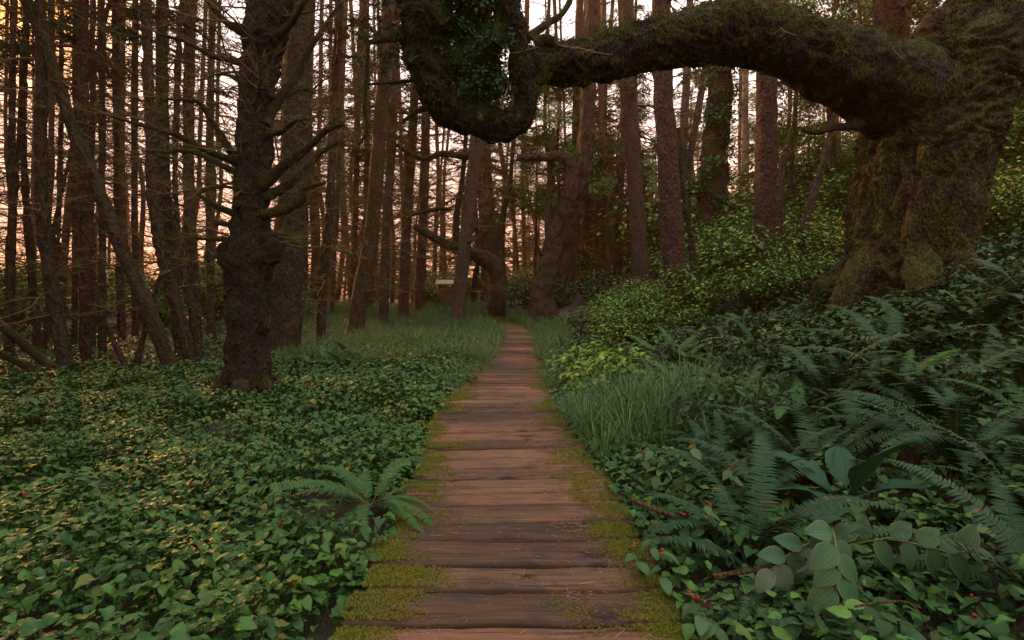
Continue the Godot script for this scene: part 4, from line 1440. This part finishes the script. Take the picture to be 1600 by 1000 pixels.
# young leafy trees on the hillside
func build_leafy_trees() -> void:
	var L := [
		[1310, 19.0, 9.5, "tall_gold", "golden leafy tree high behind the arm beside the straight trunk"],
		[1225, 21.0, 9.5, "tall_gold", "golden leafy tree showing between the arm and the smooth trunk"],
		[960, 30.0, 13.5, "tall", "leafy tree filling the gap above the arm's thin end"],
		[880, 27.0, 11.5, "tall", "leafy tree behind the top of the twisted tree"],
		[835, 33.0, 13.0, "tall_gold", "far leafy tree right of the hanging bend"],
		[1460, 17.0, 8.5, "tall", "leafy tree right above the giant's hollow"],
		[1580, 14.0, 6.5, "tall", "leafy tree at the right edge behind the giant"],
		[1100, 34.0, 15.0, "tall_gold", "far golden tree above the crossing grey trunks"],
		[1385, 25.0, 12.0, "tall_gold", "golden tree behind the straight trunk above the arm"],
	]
	for q in L:
		var x: float = (q[0] - 800.0) / F * q[1]
		var b := on_ground(x, q[1])
		var h: float = q[2]
		var t := thing("leafy_tree", q[4], "tree", b, "leafy trees on the hillside")
		var lean := Vector3(R(-0.5, 0.5), 0, R(-0.4, 0.4))
		part("trunk", wood([Vector3(0, -0.3, 0), Vector3(0, h * 0.35, 0) + lean * 0.6, Vector3(0, h * 0.7, 0) + lean, Vector3(0, h, 0)], [0.13, 0.1, 0.07, 0.02], {"sides": 8, "step": 0.4, "mossy": 0.3, "bark": Color(0.12, 0.1, 0.08)}), M.bark, t)
		for i in 22:
			var f := R(0.35, 1.0)
			var o := Vector3(R(-1, 1), 0, R(-1, 1)).limit_length(1.0) * h * 0.24 * (1.25 - f * 0.7) + Vector3(0, h * f, 0)
			part("foliage", bushes[q[3]][i % 4][1], M.shrub, t, Transform3D(spin(R(0, TAU), R(-0.5, 0.5), R(-0.5, 0.5)) * R(1.2, 2.0), o - Vector3(0, 0.8, 0))).set_meta("kind", "stuff")

# the stand goes on beyond the left edge of the picture and behind the viewer, and shades the foreground
func build_side_trees() -> void:
	var n := 0
	var tr := []
	for i in 16:
		tr.append([lerpf(-9.0, 9.5, i / 15.0) + R(-0.4, 0.4), R(0.0, 7.0)])
	for q in [[7.2, 1.0], [8.4, 0.2], [9.6, 1.2], [10.8, 0.0], [12.0, 0.8], [13.5, 0.4], [6.2, 0.4], [14.5, 2.0], [16.0, 0.6], [11.4, 3.0], [9.0, 3.2], [17.5, 2.2], [19.0, 0.8]]:
		tr.append(q)
	tr.sort_custom(func(p, q): return p[0] < q[0])
	for q in tr:
		var d: float = q[0]
		var x: float = -maxf(d, 0.0) * 1.06 - 3.9 - q[1]
		var b := on_ground(x, d)
		var l := {"pts": [b - Vector3(0, 0.3, 0), b + Vector3(R(-0.3, 0.3), 6, R(-0.3, 0.3)), b + Vector3(R(-0.6, 0.6), 12, R(-0.6, 0.6)), b + Vector3(0, R(16, 19), 0)], "rad": [0.24, 0.18, 0.12, 0.02]}
		var t := thing("edge_spruce", "spruce of the left stand beyond the picture's left edge, %s ahead from behind" % nth(n), "tree", b, "spruces beyond the left edge")
		part("trunk", wood(l.pts, l.rad, {"sides": 12, "step": 0.4, "mossy": 0.3}), M.bark, t, Transform3D(Basis(), -b))
		put_live(l, b.y + 1.2, l.pts[-1].y, 110, 2.3, b, ["green", "olive", "dark"], t)
		n += 1

# the wood beyond, which reads as one mass
func build_far_wood() -> void:
	var t := Node3D.new()
	t.name = "far_wood"
	add_child(t)
	tag(t, "hazy mass of conifers closing the view beyond the stand", "woods")
	t.set_meta("kind", "stuff")
	for v in 4:
		var s := Soup.new()
		s.tube([Vector3(0, -1, 0), Vector3(0.1, 6, 0), Vector3(0, 13, 0.1)], [0.22, 0.17, 0.03], 6, Color(0.12, 0.085, 0.06))
		for i in 75:
			var f := (i + R(0, 1)) / 75.0
			var kit: Array = live[[["olive", "rust"], ["olive", "green"], ["green", "olive", "rust"], ["green"]][v][i % [2, 2, 3, 1][v]]]
			s.join(kit[i % 5], Transform3D(Basis(Vector3.UP, R(0, TAU)) * Basis(Vector3(0, 0, 1), R(-0.25, 0.3)) * (2.6 * R(0.6, 1.2) * (1.0 - 0.72 * f)), Vector3(0, lerpf(0.6, 13.0, f), 0)))
		var xfs := []
		for i in (20 if v < 1 else (26 if v < 3 else 60)):
			var d := R(46.0, 95.0)
			var x := (R(-1.35, 0.2) if v < 1 else (R(-0.36, 0.4) if v < 3 else R(-0.3, 1.3))) * d
			xfs.append(Transform3D(Basis(Vector3.UP, R(0, TAU)) * R(0.75, 1.15), on_ground(x, d)))
		scatter("conifers", s.mesh(), M.needle, xfs, [], t)

func build_ground_cover() -> void:
	var white := Color(1, 1, 1)
	var green := Color(0.6, 0.75, 0.4)
	var protos := []
	for k in 3:
		var lf := blade_leaf(HEART, [0.28, 0.12, 0.4][k], [0.35, 0.55, 0.25][k], [0.07, 0.1, 0.05][k], Color(0.86, 0.86, 0.86), white)
		protos.append(with_stalk(lf, Vector3(R(-0.3, 0.3), -2.8, -0.4), 0.024, green).mesh())
	for k in 2:
		var lf := blade_leaf(OVAL if k else TOOTH, 0.25, 0.4, 0.05, Color(0.86, 0.86, 0.86), white)
		protos.append(with_stalk(lf, Vector3(R(-0.3, 0.3), -2.8, -0.4), 0.022, green).mesh())
	var xfs := [[], [], [], [], []]
	var cols := [[], [], [], [], []]
	var put := func(x: float, d: float, h: float, size: float, blue: float) -> void:
		var k := rng.randi() % 3 if rng.randf() < 0.78 else 3 + rng.randi() % 2
		var y := ground(x, -d)
		var b := spin(R(0, TAU), R(-0.25, 0.38), R(-0.3, 0.3)) * (size * R(0.6, 1.35))
		xfs[k].append(Transform3D(b, Vector3(x, y + h, -d)))
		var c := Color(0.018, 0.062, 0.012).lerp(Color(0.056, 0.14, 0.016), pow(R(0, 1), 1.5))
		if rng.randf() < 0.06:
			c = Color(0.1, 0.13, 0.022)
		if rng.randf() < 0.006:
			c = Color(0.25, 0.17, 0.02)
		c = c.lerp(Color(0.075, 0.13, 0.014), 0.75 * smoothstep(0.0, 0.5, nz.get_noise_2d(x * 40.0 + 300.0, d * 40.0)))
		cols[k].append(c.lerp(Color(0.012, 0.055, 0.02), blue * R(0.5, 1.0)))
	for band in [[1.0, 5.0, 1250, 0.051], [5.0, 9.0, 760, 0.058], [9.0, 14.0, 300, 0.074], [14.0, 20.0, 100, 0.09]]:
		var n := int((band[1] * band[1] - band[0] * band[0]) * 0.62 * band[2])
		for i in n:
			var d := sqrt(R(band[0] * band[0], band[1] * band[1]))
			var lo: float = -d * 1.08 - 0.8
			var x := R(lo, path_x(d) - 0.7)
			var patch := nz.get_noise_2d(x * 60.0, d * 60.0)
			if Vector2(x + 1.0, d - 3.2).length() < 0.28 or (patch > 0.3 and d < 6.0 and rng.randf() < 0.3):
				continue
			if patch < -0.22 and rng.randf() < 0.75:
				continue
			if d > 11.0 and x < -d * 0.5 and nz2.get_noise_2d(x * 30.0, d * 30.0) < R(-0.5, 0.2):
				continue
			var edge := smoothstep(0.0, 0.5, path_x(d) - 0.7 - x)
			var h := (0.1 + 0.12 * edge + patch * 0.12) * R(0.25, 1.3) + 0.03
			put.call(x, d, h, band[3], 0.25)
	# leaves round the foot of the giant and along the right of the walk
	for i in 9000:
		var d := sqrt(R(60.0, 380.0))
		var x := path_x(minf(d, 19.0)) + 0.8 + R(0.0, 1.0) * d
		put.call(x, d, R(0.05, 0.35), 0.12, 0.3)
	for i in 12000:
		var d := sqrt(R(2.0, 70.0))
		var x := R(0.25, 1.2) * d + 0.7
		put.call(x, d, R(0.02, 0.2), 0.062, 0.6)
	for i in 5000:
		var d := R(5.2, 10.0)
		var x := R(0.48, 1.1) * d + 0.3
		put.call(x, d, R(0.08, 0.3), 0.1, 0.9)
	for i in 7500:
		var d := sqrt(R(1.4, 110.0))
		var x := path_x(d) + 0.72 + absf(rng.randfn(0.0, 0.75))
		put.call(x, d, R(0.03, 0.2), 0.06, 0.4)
	var t := Node3D.new()
	t.name = "ground_cover"
	add_child(t)
	tag(t, "carpet of heart-shaped green leaves covering the forest floor", "ground cover")
	t.set_meta("kind", "stuff")
	for k in 5:
		scatter("leaves", protos[k], M.leaf, xfs[k], cols[k], t)

func build_grass() -> void:
	var cols := [Color(0.038, 0.088, 0.03), Color(0.065, 0.135, 0.045), Color(0.095, 0.165, 0.045), Color(0.075, 0.13, 0.06)]
	var tufts := [grass_tuft(30, 1.0, 1.15, cols), grass_tuft(30, 1.0, 1.45, cols), grass_tuft(24, 1.0, 0.9, cols)]
	var xfs := [[], [], []]
	var put := func(x: float, d: float, h: float) -> void:
		var b := Basis(Vector3.UP, R(0, TAU)) * (h * R(0.7, 1.2))
		xfs[rng.randi() % 3].append(Transform3D(b, Vector3(x, ground(x, -d), -d)))
	# meadow between the trunks at the back
	for i in 6200:
		var d := sqrt(R(110.0, 780.0))
		var x := path_x(d) + R(-0.46, 0.1) * d
		if absf(x - path_x(d)) < 0.45 and d < 19.0:
			continue
		put.call(x, d, R(0.35, 0.6))
	for i in 1500:
		var d := R(7.5, 21.0)
		var x := path_x(d) + (R(0.62, 1.4) if rng.randf() < 0.5 else -R(0.42, 2.2))
		put.call(x, d, R(0.25, 0.45))
	var t := Node3D.new()
	t.name = "meadow_grass"
	add_child(t)
	tag(t, "soft blue-green grass growing between the trunks at the back", "grass")
	t.set_meta("kind", "stuff")
	for k in 3:
		scatter("blades", tufts[k], M.grass, xfs[k], [], t)
	# the tall clump right of the walk
	xfs[0] = []
	xfs[1] = []
	xfs[2] = []
	for i in 300:
		var q := Vector2(rng.randfn(0, 0.55), rng.randfn(0, 0.5))
		var d := 5.4 + q.y
		var x := maxf(path_x(d) + 0.82, 1.45 + q.x)
		put.call(x, d, R(0.25, 0.66))
	t = Node3D.new()
	t.name = "grass_clump"
	add_child(t)
	tag(t, "tall arching grass clump right of the boardwalk", "grass")
	t.set_meta("kind", "stuff")
	for k in 3:
		scatter("blades", tufts[k], M.grass, xfs[k], [], t)

func on_ground(x: float, d: float, up := 0.0) -> Vector3:
	return Vector3(x, ground(x, -d) + up, -d)

func build_ferns() -> void:
	# fern at the left edge of the walk
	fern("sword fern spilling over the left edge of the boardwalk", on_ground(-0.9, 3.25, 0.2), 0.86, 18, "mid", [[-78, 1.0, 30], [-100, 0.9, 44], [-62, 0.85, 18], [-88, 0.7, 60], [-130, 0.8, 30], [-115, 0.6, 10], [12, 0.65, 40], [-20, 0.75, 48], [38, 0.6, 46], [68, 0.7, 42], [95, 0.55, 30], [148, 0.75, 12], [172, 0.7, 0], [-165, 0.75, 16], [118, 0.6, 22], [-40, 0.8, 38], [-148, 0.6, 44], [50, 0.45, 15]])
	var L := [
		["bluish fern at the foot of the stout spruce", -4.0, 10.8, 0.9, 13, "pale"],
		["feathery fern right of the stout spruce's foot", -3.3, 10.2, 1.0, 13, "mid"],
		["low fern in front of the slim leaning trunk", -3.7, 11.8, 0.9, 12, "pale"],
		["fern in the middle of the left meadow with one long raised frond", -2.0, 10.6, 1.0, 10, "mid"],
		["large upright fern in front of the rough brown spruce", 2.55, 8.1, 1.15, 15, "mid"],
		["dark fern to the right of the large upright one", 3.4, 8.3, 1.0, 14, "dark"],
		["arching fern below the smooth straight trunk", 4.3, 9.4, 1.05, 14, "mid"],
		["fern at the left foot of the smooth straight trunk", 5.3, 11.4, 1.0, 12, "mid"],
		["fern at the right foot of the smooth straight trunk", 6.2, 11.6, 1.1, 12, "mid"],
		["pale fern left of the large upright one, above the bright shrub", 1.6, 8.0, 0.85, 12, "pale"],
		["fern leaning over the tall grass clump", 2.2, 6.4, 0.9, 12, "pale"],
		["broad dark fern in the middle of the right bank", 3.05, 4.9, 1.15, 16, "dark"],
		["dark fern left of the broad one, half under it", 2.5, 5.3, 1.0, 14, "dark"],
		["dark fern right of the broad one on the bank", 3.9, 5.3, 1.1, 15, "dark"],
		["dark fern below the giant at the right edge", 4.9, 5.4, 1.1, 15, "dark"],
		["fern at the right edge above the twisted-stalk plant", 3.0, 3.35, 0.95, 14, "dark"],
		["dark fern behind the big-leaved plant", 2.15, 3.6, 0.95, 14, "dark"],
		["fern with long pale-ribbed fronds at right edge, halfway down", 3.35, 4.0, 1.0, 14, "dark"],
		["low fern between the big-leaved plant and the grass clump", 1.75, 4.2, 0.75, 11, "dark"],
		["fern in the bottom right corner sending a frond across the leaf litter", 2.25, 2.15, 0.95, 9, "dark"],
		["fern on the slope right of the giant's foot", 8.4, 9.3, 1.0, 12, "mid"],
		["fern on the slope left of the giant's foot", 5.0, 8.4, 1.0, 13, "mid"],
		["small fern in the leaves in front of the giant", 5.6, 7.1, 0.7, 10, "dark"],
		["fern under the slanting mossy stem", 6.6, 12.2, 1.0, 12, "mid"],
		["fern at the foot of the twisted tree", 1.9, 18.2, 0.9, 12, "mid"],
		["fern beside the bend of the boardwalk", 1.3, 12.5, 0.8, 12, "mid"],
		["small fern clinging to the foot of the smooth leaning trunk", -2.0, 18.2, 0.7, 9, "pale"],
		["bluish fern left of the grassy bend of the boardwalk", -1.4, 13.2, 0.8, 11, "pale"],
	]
	for i in 44:
		var d := lerpf(2.2, 9.0, pow((i + R(0, 1)) / 44.0, 1.2))
		var x := path_x(d) + 0.75 + lerpf(0.55, d * 0.95, R(0, 1))
		if (absf(x - 6.2) < 1.6 and absf(d - 8.2) < 1.6) or Vector2(x - 1.7, d - 2.4).length() < 0.5 or Vector2(x - 1.5, d - 5.3).length() < 0.8:
			continue
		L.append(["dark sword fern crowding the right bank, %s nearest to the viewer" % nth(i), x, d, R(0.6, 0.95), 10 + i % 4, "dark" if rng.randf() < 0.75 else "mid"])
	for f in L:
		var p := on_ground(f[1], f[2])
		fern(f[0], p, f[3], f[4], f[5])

func build_shrubs() -> void:
	# bright leafy shrub that spills towards the walk
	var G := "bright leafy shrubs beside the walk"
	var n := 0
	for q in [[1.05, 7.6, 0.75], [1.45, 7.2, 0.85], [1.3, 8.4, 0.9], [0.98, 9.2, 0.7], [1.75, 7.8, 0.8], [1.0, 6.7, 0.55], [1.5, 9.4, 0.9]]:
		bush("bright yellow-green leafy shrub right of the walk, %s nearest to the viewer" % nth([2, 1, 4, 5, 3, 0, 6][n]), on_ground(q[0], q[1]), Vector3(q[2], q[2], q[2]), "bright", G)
		n += 1
	# dark leaves along the left edge of the walk
	n = 0
	for q in [[-1.15, 6.2, 0.45], [-1.2, 7.2, 0.5], [-1.05, 8.2, 0.5], [-1.5, 8.8, 0.55], [-1.0, 9.4, 0.5], [-1.9, 7.8, 0.45], [-1.3, 10.4, 0.5], [-2.2, 9.4, 0.55]]:
		bush("low leafy plant along the left edge of the walk, %s nearest to the viewer" % nth([0, 1, 3, 4, 5, 2, 7, 6][n]), on_ground(q[0], q[1]), Vector3(q[2] * 1.3, q[2], q[2] * 1.3), "low" if n % 3 else "mid", "leafy plants along the left edge", "leafy_plant")
		n += 1
	# mixed low plants on the right bank
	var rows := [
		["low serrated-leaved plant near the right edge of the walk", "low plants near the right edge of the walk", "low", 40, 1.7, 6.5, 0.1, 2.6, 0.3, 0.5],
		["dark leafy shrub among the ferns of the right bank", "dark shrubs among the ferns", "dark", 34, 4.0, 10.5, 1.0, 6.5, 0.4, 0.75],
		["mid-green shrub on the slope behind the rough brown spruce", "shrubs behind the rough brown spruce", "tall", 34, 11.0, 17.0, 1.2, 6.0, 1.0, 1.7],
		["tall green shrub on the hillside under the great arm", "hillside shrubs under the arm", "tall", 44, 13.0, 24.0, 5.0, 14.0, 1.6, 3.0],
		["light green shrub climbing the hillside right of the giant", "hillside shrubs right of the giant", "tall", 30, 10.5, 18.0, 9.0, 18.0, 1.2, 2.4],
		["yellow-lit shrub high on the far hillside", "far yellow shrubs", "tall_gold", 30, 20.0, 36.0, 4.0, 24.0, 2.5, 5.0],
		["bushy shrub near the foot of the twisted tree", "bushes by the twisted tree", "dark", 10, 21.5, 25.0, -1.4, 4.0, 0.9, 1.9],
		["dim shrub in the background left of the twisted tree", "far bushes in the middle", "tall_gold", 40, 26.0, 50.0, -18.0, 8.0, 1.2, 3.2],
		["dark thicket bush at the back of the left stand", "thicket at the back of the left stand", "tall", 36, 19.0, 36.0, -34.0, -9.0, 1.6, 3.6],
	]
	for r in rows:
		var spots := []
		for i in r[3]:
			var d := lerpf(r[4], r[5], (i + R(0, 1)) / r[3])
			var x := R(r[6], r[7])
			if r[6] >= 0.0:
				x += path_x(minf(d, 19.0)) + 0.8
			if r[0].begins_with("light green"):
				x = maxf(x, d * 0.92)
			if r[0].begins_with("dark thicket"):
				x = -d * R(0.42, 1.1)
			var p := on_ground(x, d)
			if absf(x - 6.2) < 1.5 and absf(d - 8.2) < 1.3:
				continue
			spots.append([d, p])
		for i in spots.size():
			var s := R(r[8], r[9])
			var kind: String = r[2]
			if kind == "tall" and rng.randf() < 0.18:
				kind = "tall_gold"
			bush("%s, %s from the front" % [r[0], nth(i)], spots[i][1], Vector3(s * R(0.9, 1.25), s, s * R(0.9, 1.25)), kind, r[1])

func build_close_plants() -> void:
	var white := Color(1, 1, 1)
	# twisted-stalk plant: arching stems set with ribbed oval leaves
	var cs := [Color(0.02, 0.062, 0.024), Color(0.016, 0.05, 0.022), Color(0.028, 0.08, 0.036), Color(0.08, 0.12, 0.08)]
	var leaves := []
	for c in cs:
		leaves.append(blade_leaf([[0.0, 0.02], [0.08, 0.16], [0.2, 0.27], [0.38, 0.33], [0.58, 0.29], [0.76, 0.19], [0.9, 0.08], [1.0, 0.004]], 0.16, 0.3, 0.0, c, c.lerp(Color(0.2, 0.22, 0.05), 0.35), 5))
	var base := on_ground(1.62, 2.35)
	var t := thing("twisted_stalk", "leafy plant with ribbed oval leaves on arching stems, bottom right", "plant", base)
	var stems := [
		[[1300, 960, 2.35], [1306, 860, 2.3], [1300, 822, 2.25], [1306, 850, 2.12], [1308, 890, 2.08], [1304, 935, 2.05]],
		[[1302, 960, 2.35], [1330, 850, 2.35], [1390, 840, 2.3], [1440, 852, 2.28], [1480, 862, 2.25], [1515, 862, 2.22]],
		[[1298, 960, 2.35], [1280, 870, 2.35], [1262, 850, 2.32], [1232, 866, 2.3], [1205, 890, 2.28]],
	]
	for si in 3:
		var p := []
		var r := []
		for q in stems[si]:
			p.append(at(q[0], q[1], q[2]) - base)
			r.append(0.0035)
		var s := Soup.new()
		s.tube(p, r, 5, Color(0.12, 0.13, 0.035))
		var stem := part("stem", s.mesh(), M.twig, t)
		var count: int = [11, 10, 8][si]
		for k in count:
			var f := 0.24 + 0.76 * k / (count - 1.0)
			var a := f * (p.size() - 1)
			var i := mini(int(a), p.size() - 2)
			var o: Vector3 = p[i].lerp(p[i + 1], a - i)
			var v: Vector3 = (p[i + 1] - p[i]).normalized()
			var sd := 1.0 if k % 2 else -1.0
			var across := v.cross(Vector3(0, 0.35, 1).normalized()).normalized() * sd
			var z := (across + v * 0.45 + Vector3(0, -0.35, 0.25)).normalized()
			if k == count - 1:
				z = (v + Vector3(0, -0.4, 0.2)).normalized()
			var y := Vector3(0, 0.75, 0.8).normalized()
			y = (y - z * y.dot(z)).normalized()
			var l := R(0.12, 0.155)
			part("leaf", leaves[(3 if rng.randf() < 0.6 else 2) if si == 2 else rng.randi() % 3], M.leaf, stem, Transform3D(Basis(y.cross(z), y, z) * l, o))
	# big-leaved plant
	base = on_ground(2.0, 3.05)
	t = thing("skunk_cabbage", "plant with large upright paddle leaves among the dark ferns", "plant", base)
	var big := blade_leaf([[0.0, 0.03], [0.25, 0.04], [0.4, 0.14], [0.55, 0.22], [0.72, 0.21], [0.88, 0.12], [1.0, 0.004]], 0.25, 0.2, 0.03, Color(0.018, 0.055, 0.024), Color(0.03, 0.075, 0.03), 3)
	for q in [[-100, -18, 0.42], [85, -25, 0.46], [10, -62, 0.5], [-150, -35, 0.44], [150, -45, 0.4], [40, 0, 0.36], [-50, -10, 0.4], [-20, 18, 0.42]]:
		part("leaf", big, M.shrub, t, Transform3D(spin(deg_to_rad(q[0]), deg_to_rad(q[2] * 0 + q[1]), R(-0.2, 0.2)) * (q[2] * 1.15), Vector3(0, 0.1, 0)))
	# berry plants
	var lf := blade_leaf(OVAL, 0.2, 0.3, 0.02, Color(0.04, 0.085, 0.03), Color(0.05, 0.1, 0.03))
	var berry := SphereMesh.new()
	berry.radius = 0.006
	berry.height = 0.011
	berry.radial_segments = 10
	berry.rings = 6
	var red := StandardMaterial3D.new()
	red.albedo_color = Color(0.62, 0.06, 0.05)
	red.roughness = 0.3
	var spots := [[1165, 712, 3.1, "berry plant with the brightest red berries, right of the grass clump"], [1060, 700, 3.35, "berry plant below the tall grass clump"], [1020, 850, 2.45, "small glossy plant with berries at the right edge of the planks"], [1010, 712, 3.6, "berry plant close to the walk with drooping leaves"], [1115, 930, 2.15, "leggy berry plant in the bottom right foreground"], [1560, 960, 2.0, "berry plant in the bottom right corner"], [1085, 790, 2.8, "yellowing plant beside the mossy patch on the right"], [475, 790, 3.0, "berry plant left of the fern on the walk"], [240, 640, 6.6, "yellowing berry plant in front of the burly spruce"], [60, 770, 3.4, "berry plant in the leaves near the left edge"]]
	for q in spots:
		var tip := at(q[0], q[1], q[2])
		var b := on_ground(tip.x, q[2])
		var pl := thing("berry_plant", q[3], "plant", b, "plants with red berries")
		var h := maxf(0.14, tip.y - b.y)
		for w in 3:
			var a := R(0, TAU)
			var e := Vector3(cos(a) * 0.09, h * R(0.8, 1.05), sin(a) * 0.09)
			var s := Soup.new()
			s.tube([Vector3(0, -0.05, 0), e * Vector3(0.4, 0.6, 0.4), e], [0.003, 0.0025, 0.0015], 4, Color(0.07, 0.08, 0.03))
			var st := part("stem", s.mesh(), M.twig, pl)
			for k in 4:
				part("leaf", lf, M.leaf, st, Transform3D(spin(a + k * 1.7, R(0.0, 0.5), R(-0.3, 0.3)) * R(0.07, 0.11), e * Vector3(0.9, 1.0 - 0.12 * k, 0.9)))
			if w < 2:
				for k in 3:
					part("berry", berry, red, st, Transform3D(Basis(), e + Vector3(R(-0.014, 0.014), R(-0.01, 0.02), R(-0.014, 0.014))))

func build_small_things() -> void:
	# sign board with a little roof far down the path
	var p := at(697, 466, 24.0)
	p.y = ground(p.x, p.z)
	var t := thing("sign_board", "small red-brown sign board with a pale roof beside the smooth leaning trunk", "sign", p)
	var wm := StandardMaterial3D.new()
	wm.albedo_color = Color(0.33, 0.21, 0.16)
	wm.roughness = 0.8
	var rm := StandardMaterial3D.new()
	rm.albedo_color = Color(0.62, 0.6, 0.46)
	rm.roughness = 0.8
	for sd: float in [-0.3, 0.3]:
		var b := BoxMesh.new()
		b.size = Vector3(0.09, 1.5, 0.09)
		part("post", b, wm, t, Transform3D(Basis(), Vector3(sd, 0.6, 0)))
	var bd := BoxMesh.new()
	bd.size = Vector3(0.62, 0.7, 0.05)
	part("board", bd, wm, t, Transform3D(Basis(), Vector3(0, 0.85, 0.075)))
	var rf := BoxMesh.new()
	rf.size = Vector3(0.9, 0.05, 0.42)
	for sd: float in [-1.0, 1.0]:
		part("roof", rf, rm, t, Transform3D(Basis(Vector3.RIGHT, 0.5 * sd), Vector3(0, 1.38, 0.17 * sd)))
	# twigs on the forest floor
	for q in [[[1335, 948, 1.95], [1390, 940, 1.92], [1425, 945, 1.9], [1455, 985, 1.85], "bowed bare twig in the bottom right foreground", 0.004], [[1115, 900, 2.3], [1180, 890, 2.3], [1250, 875, 2.3], [1300, 880, 2.3], "mossy stick lying right of the boardwalk", 0.012], [[985, 780, 3.0], [1010, 790, 2.95], [1030, 800, 2.9], [1050, 806, 2.9], "short brown stick at the right edge of the planks", 0.016]]:
		var pts := []
		for k in 4:
			var w := at(q[k][0], q[k][1], q[k][2])
			w.y = maxf(w.y, ground(w.x, w.z) + q[5])
			pts.append(w)
		var bb: Vector3 = pts[1]
		var tw := thing("twig", q[4], "twig", bb)
		var r: float = q[5]
		part("stem", wood(pts, [r, r, r * 0.9, r * 0.5], {"sides": 8, "step": 0.02, "lump": 0.2, "lump_f": 900.0, "furrow": 0.0, "mossy": 0.25 if r > 0.01 else 0.0, "bark": Color(0.17, 0.1, 0.06), "round_end": true}), M.limb, tw, Transform3D(Basis(), -bb))
	# brown leaf litter on the right bank and under the left stand
	var s := Soup.new()
	s.tri(Vector3(-0.5, 0, 0), Vector3(0, 0.1, 0.35), Vector3(0.5, 0, 0), Color(1, 1, 1))
	s.tri(Vector3(-0.5, 0, 0), Vector3(0.5, 0, 0), Vector3(0, 0.08, -0.35), Color(1, 1, 1))
	var xf := []
	var cl := []
	for i in 7000:
		var d := sqrt(R(2.0, 90.0))
		var x := path_x(d) + 0.75 + R(0.0, 0.75) * d
		if i % 3 == 0:
			d = R(9.0, 26.0)
			x = -d * R(0.3, 1.1)
		var w := on_ground(x, d, 0.015)
		xf.append(Transform3D(spin(R(0, TAU), R(-0.5, 0.5), R(-0.5, 0.5)) * R(0.02, 0.06), w))
		cl.append([Color(0.12, 0.06, 0.035), Color(0.17, 0.09, 0.05), Color(0.07, 0.04, 0.028), Color(0.2, 0.13, 0.08)][rng.randi() % 4])
	var lt := scatter("leaf_litter", s.mesh(), M.litter, xf, cl, self)
	tag(lt, "brown dead leaves scattered on the soil", "leaf litter")
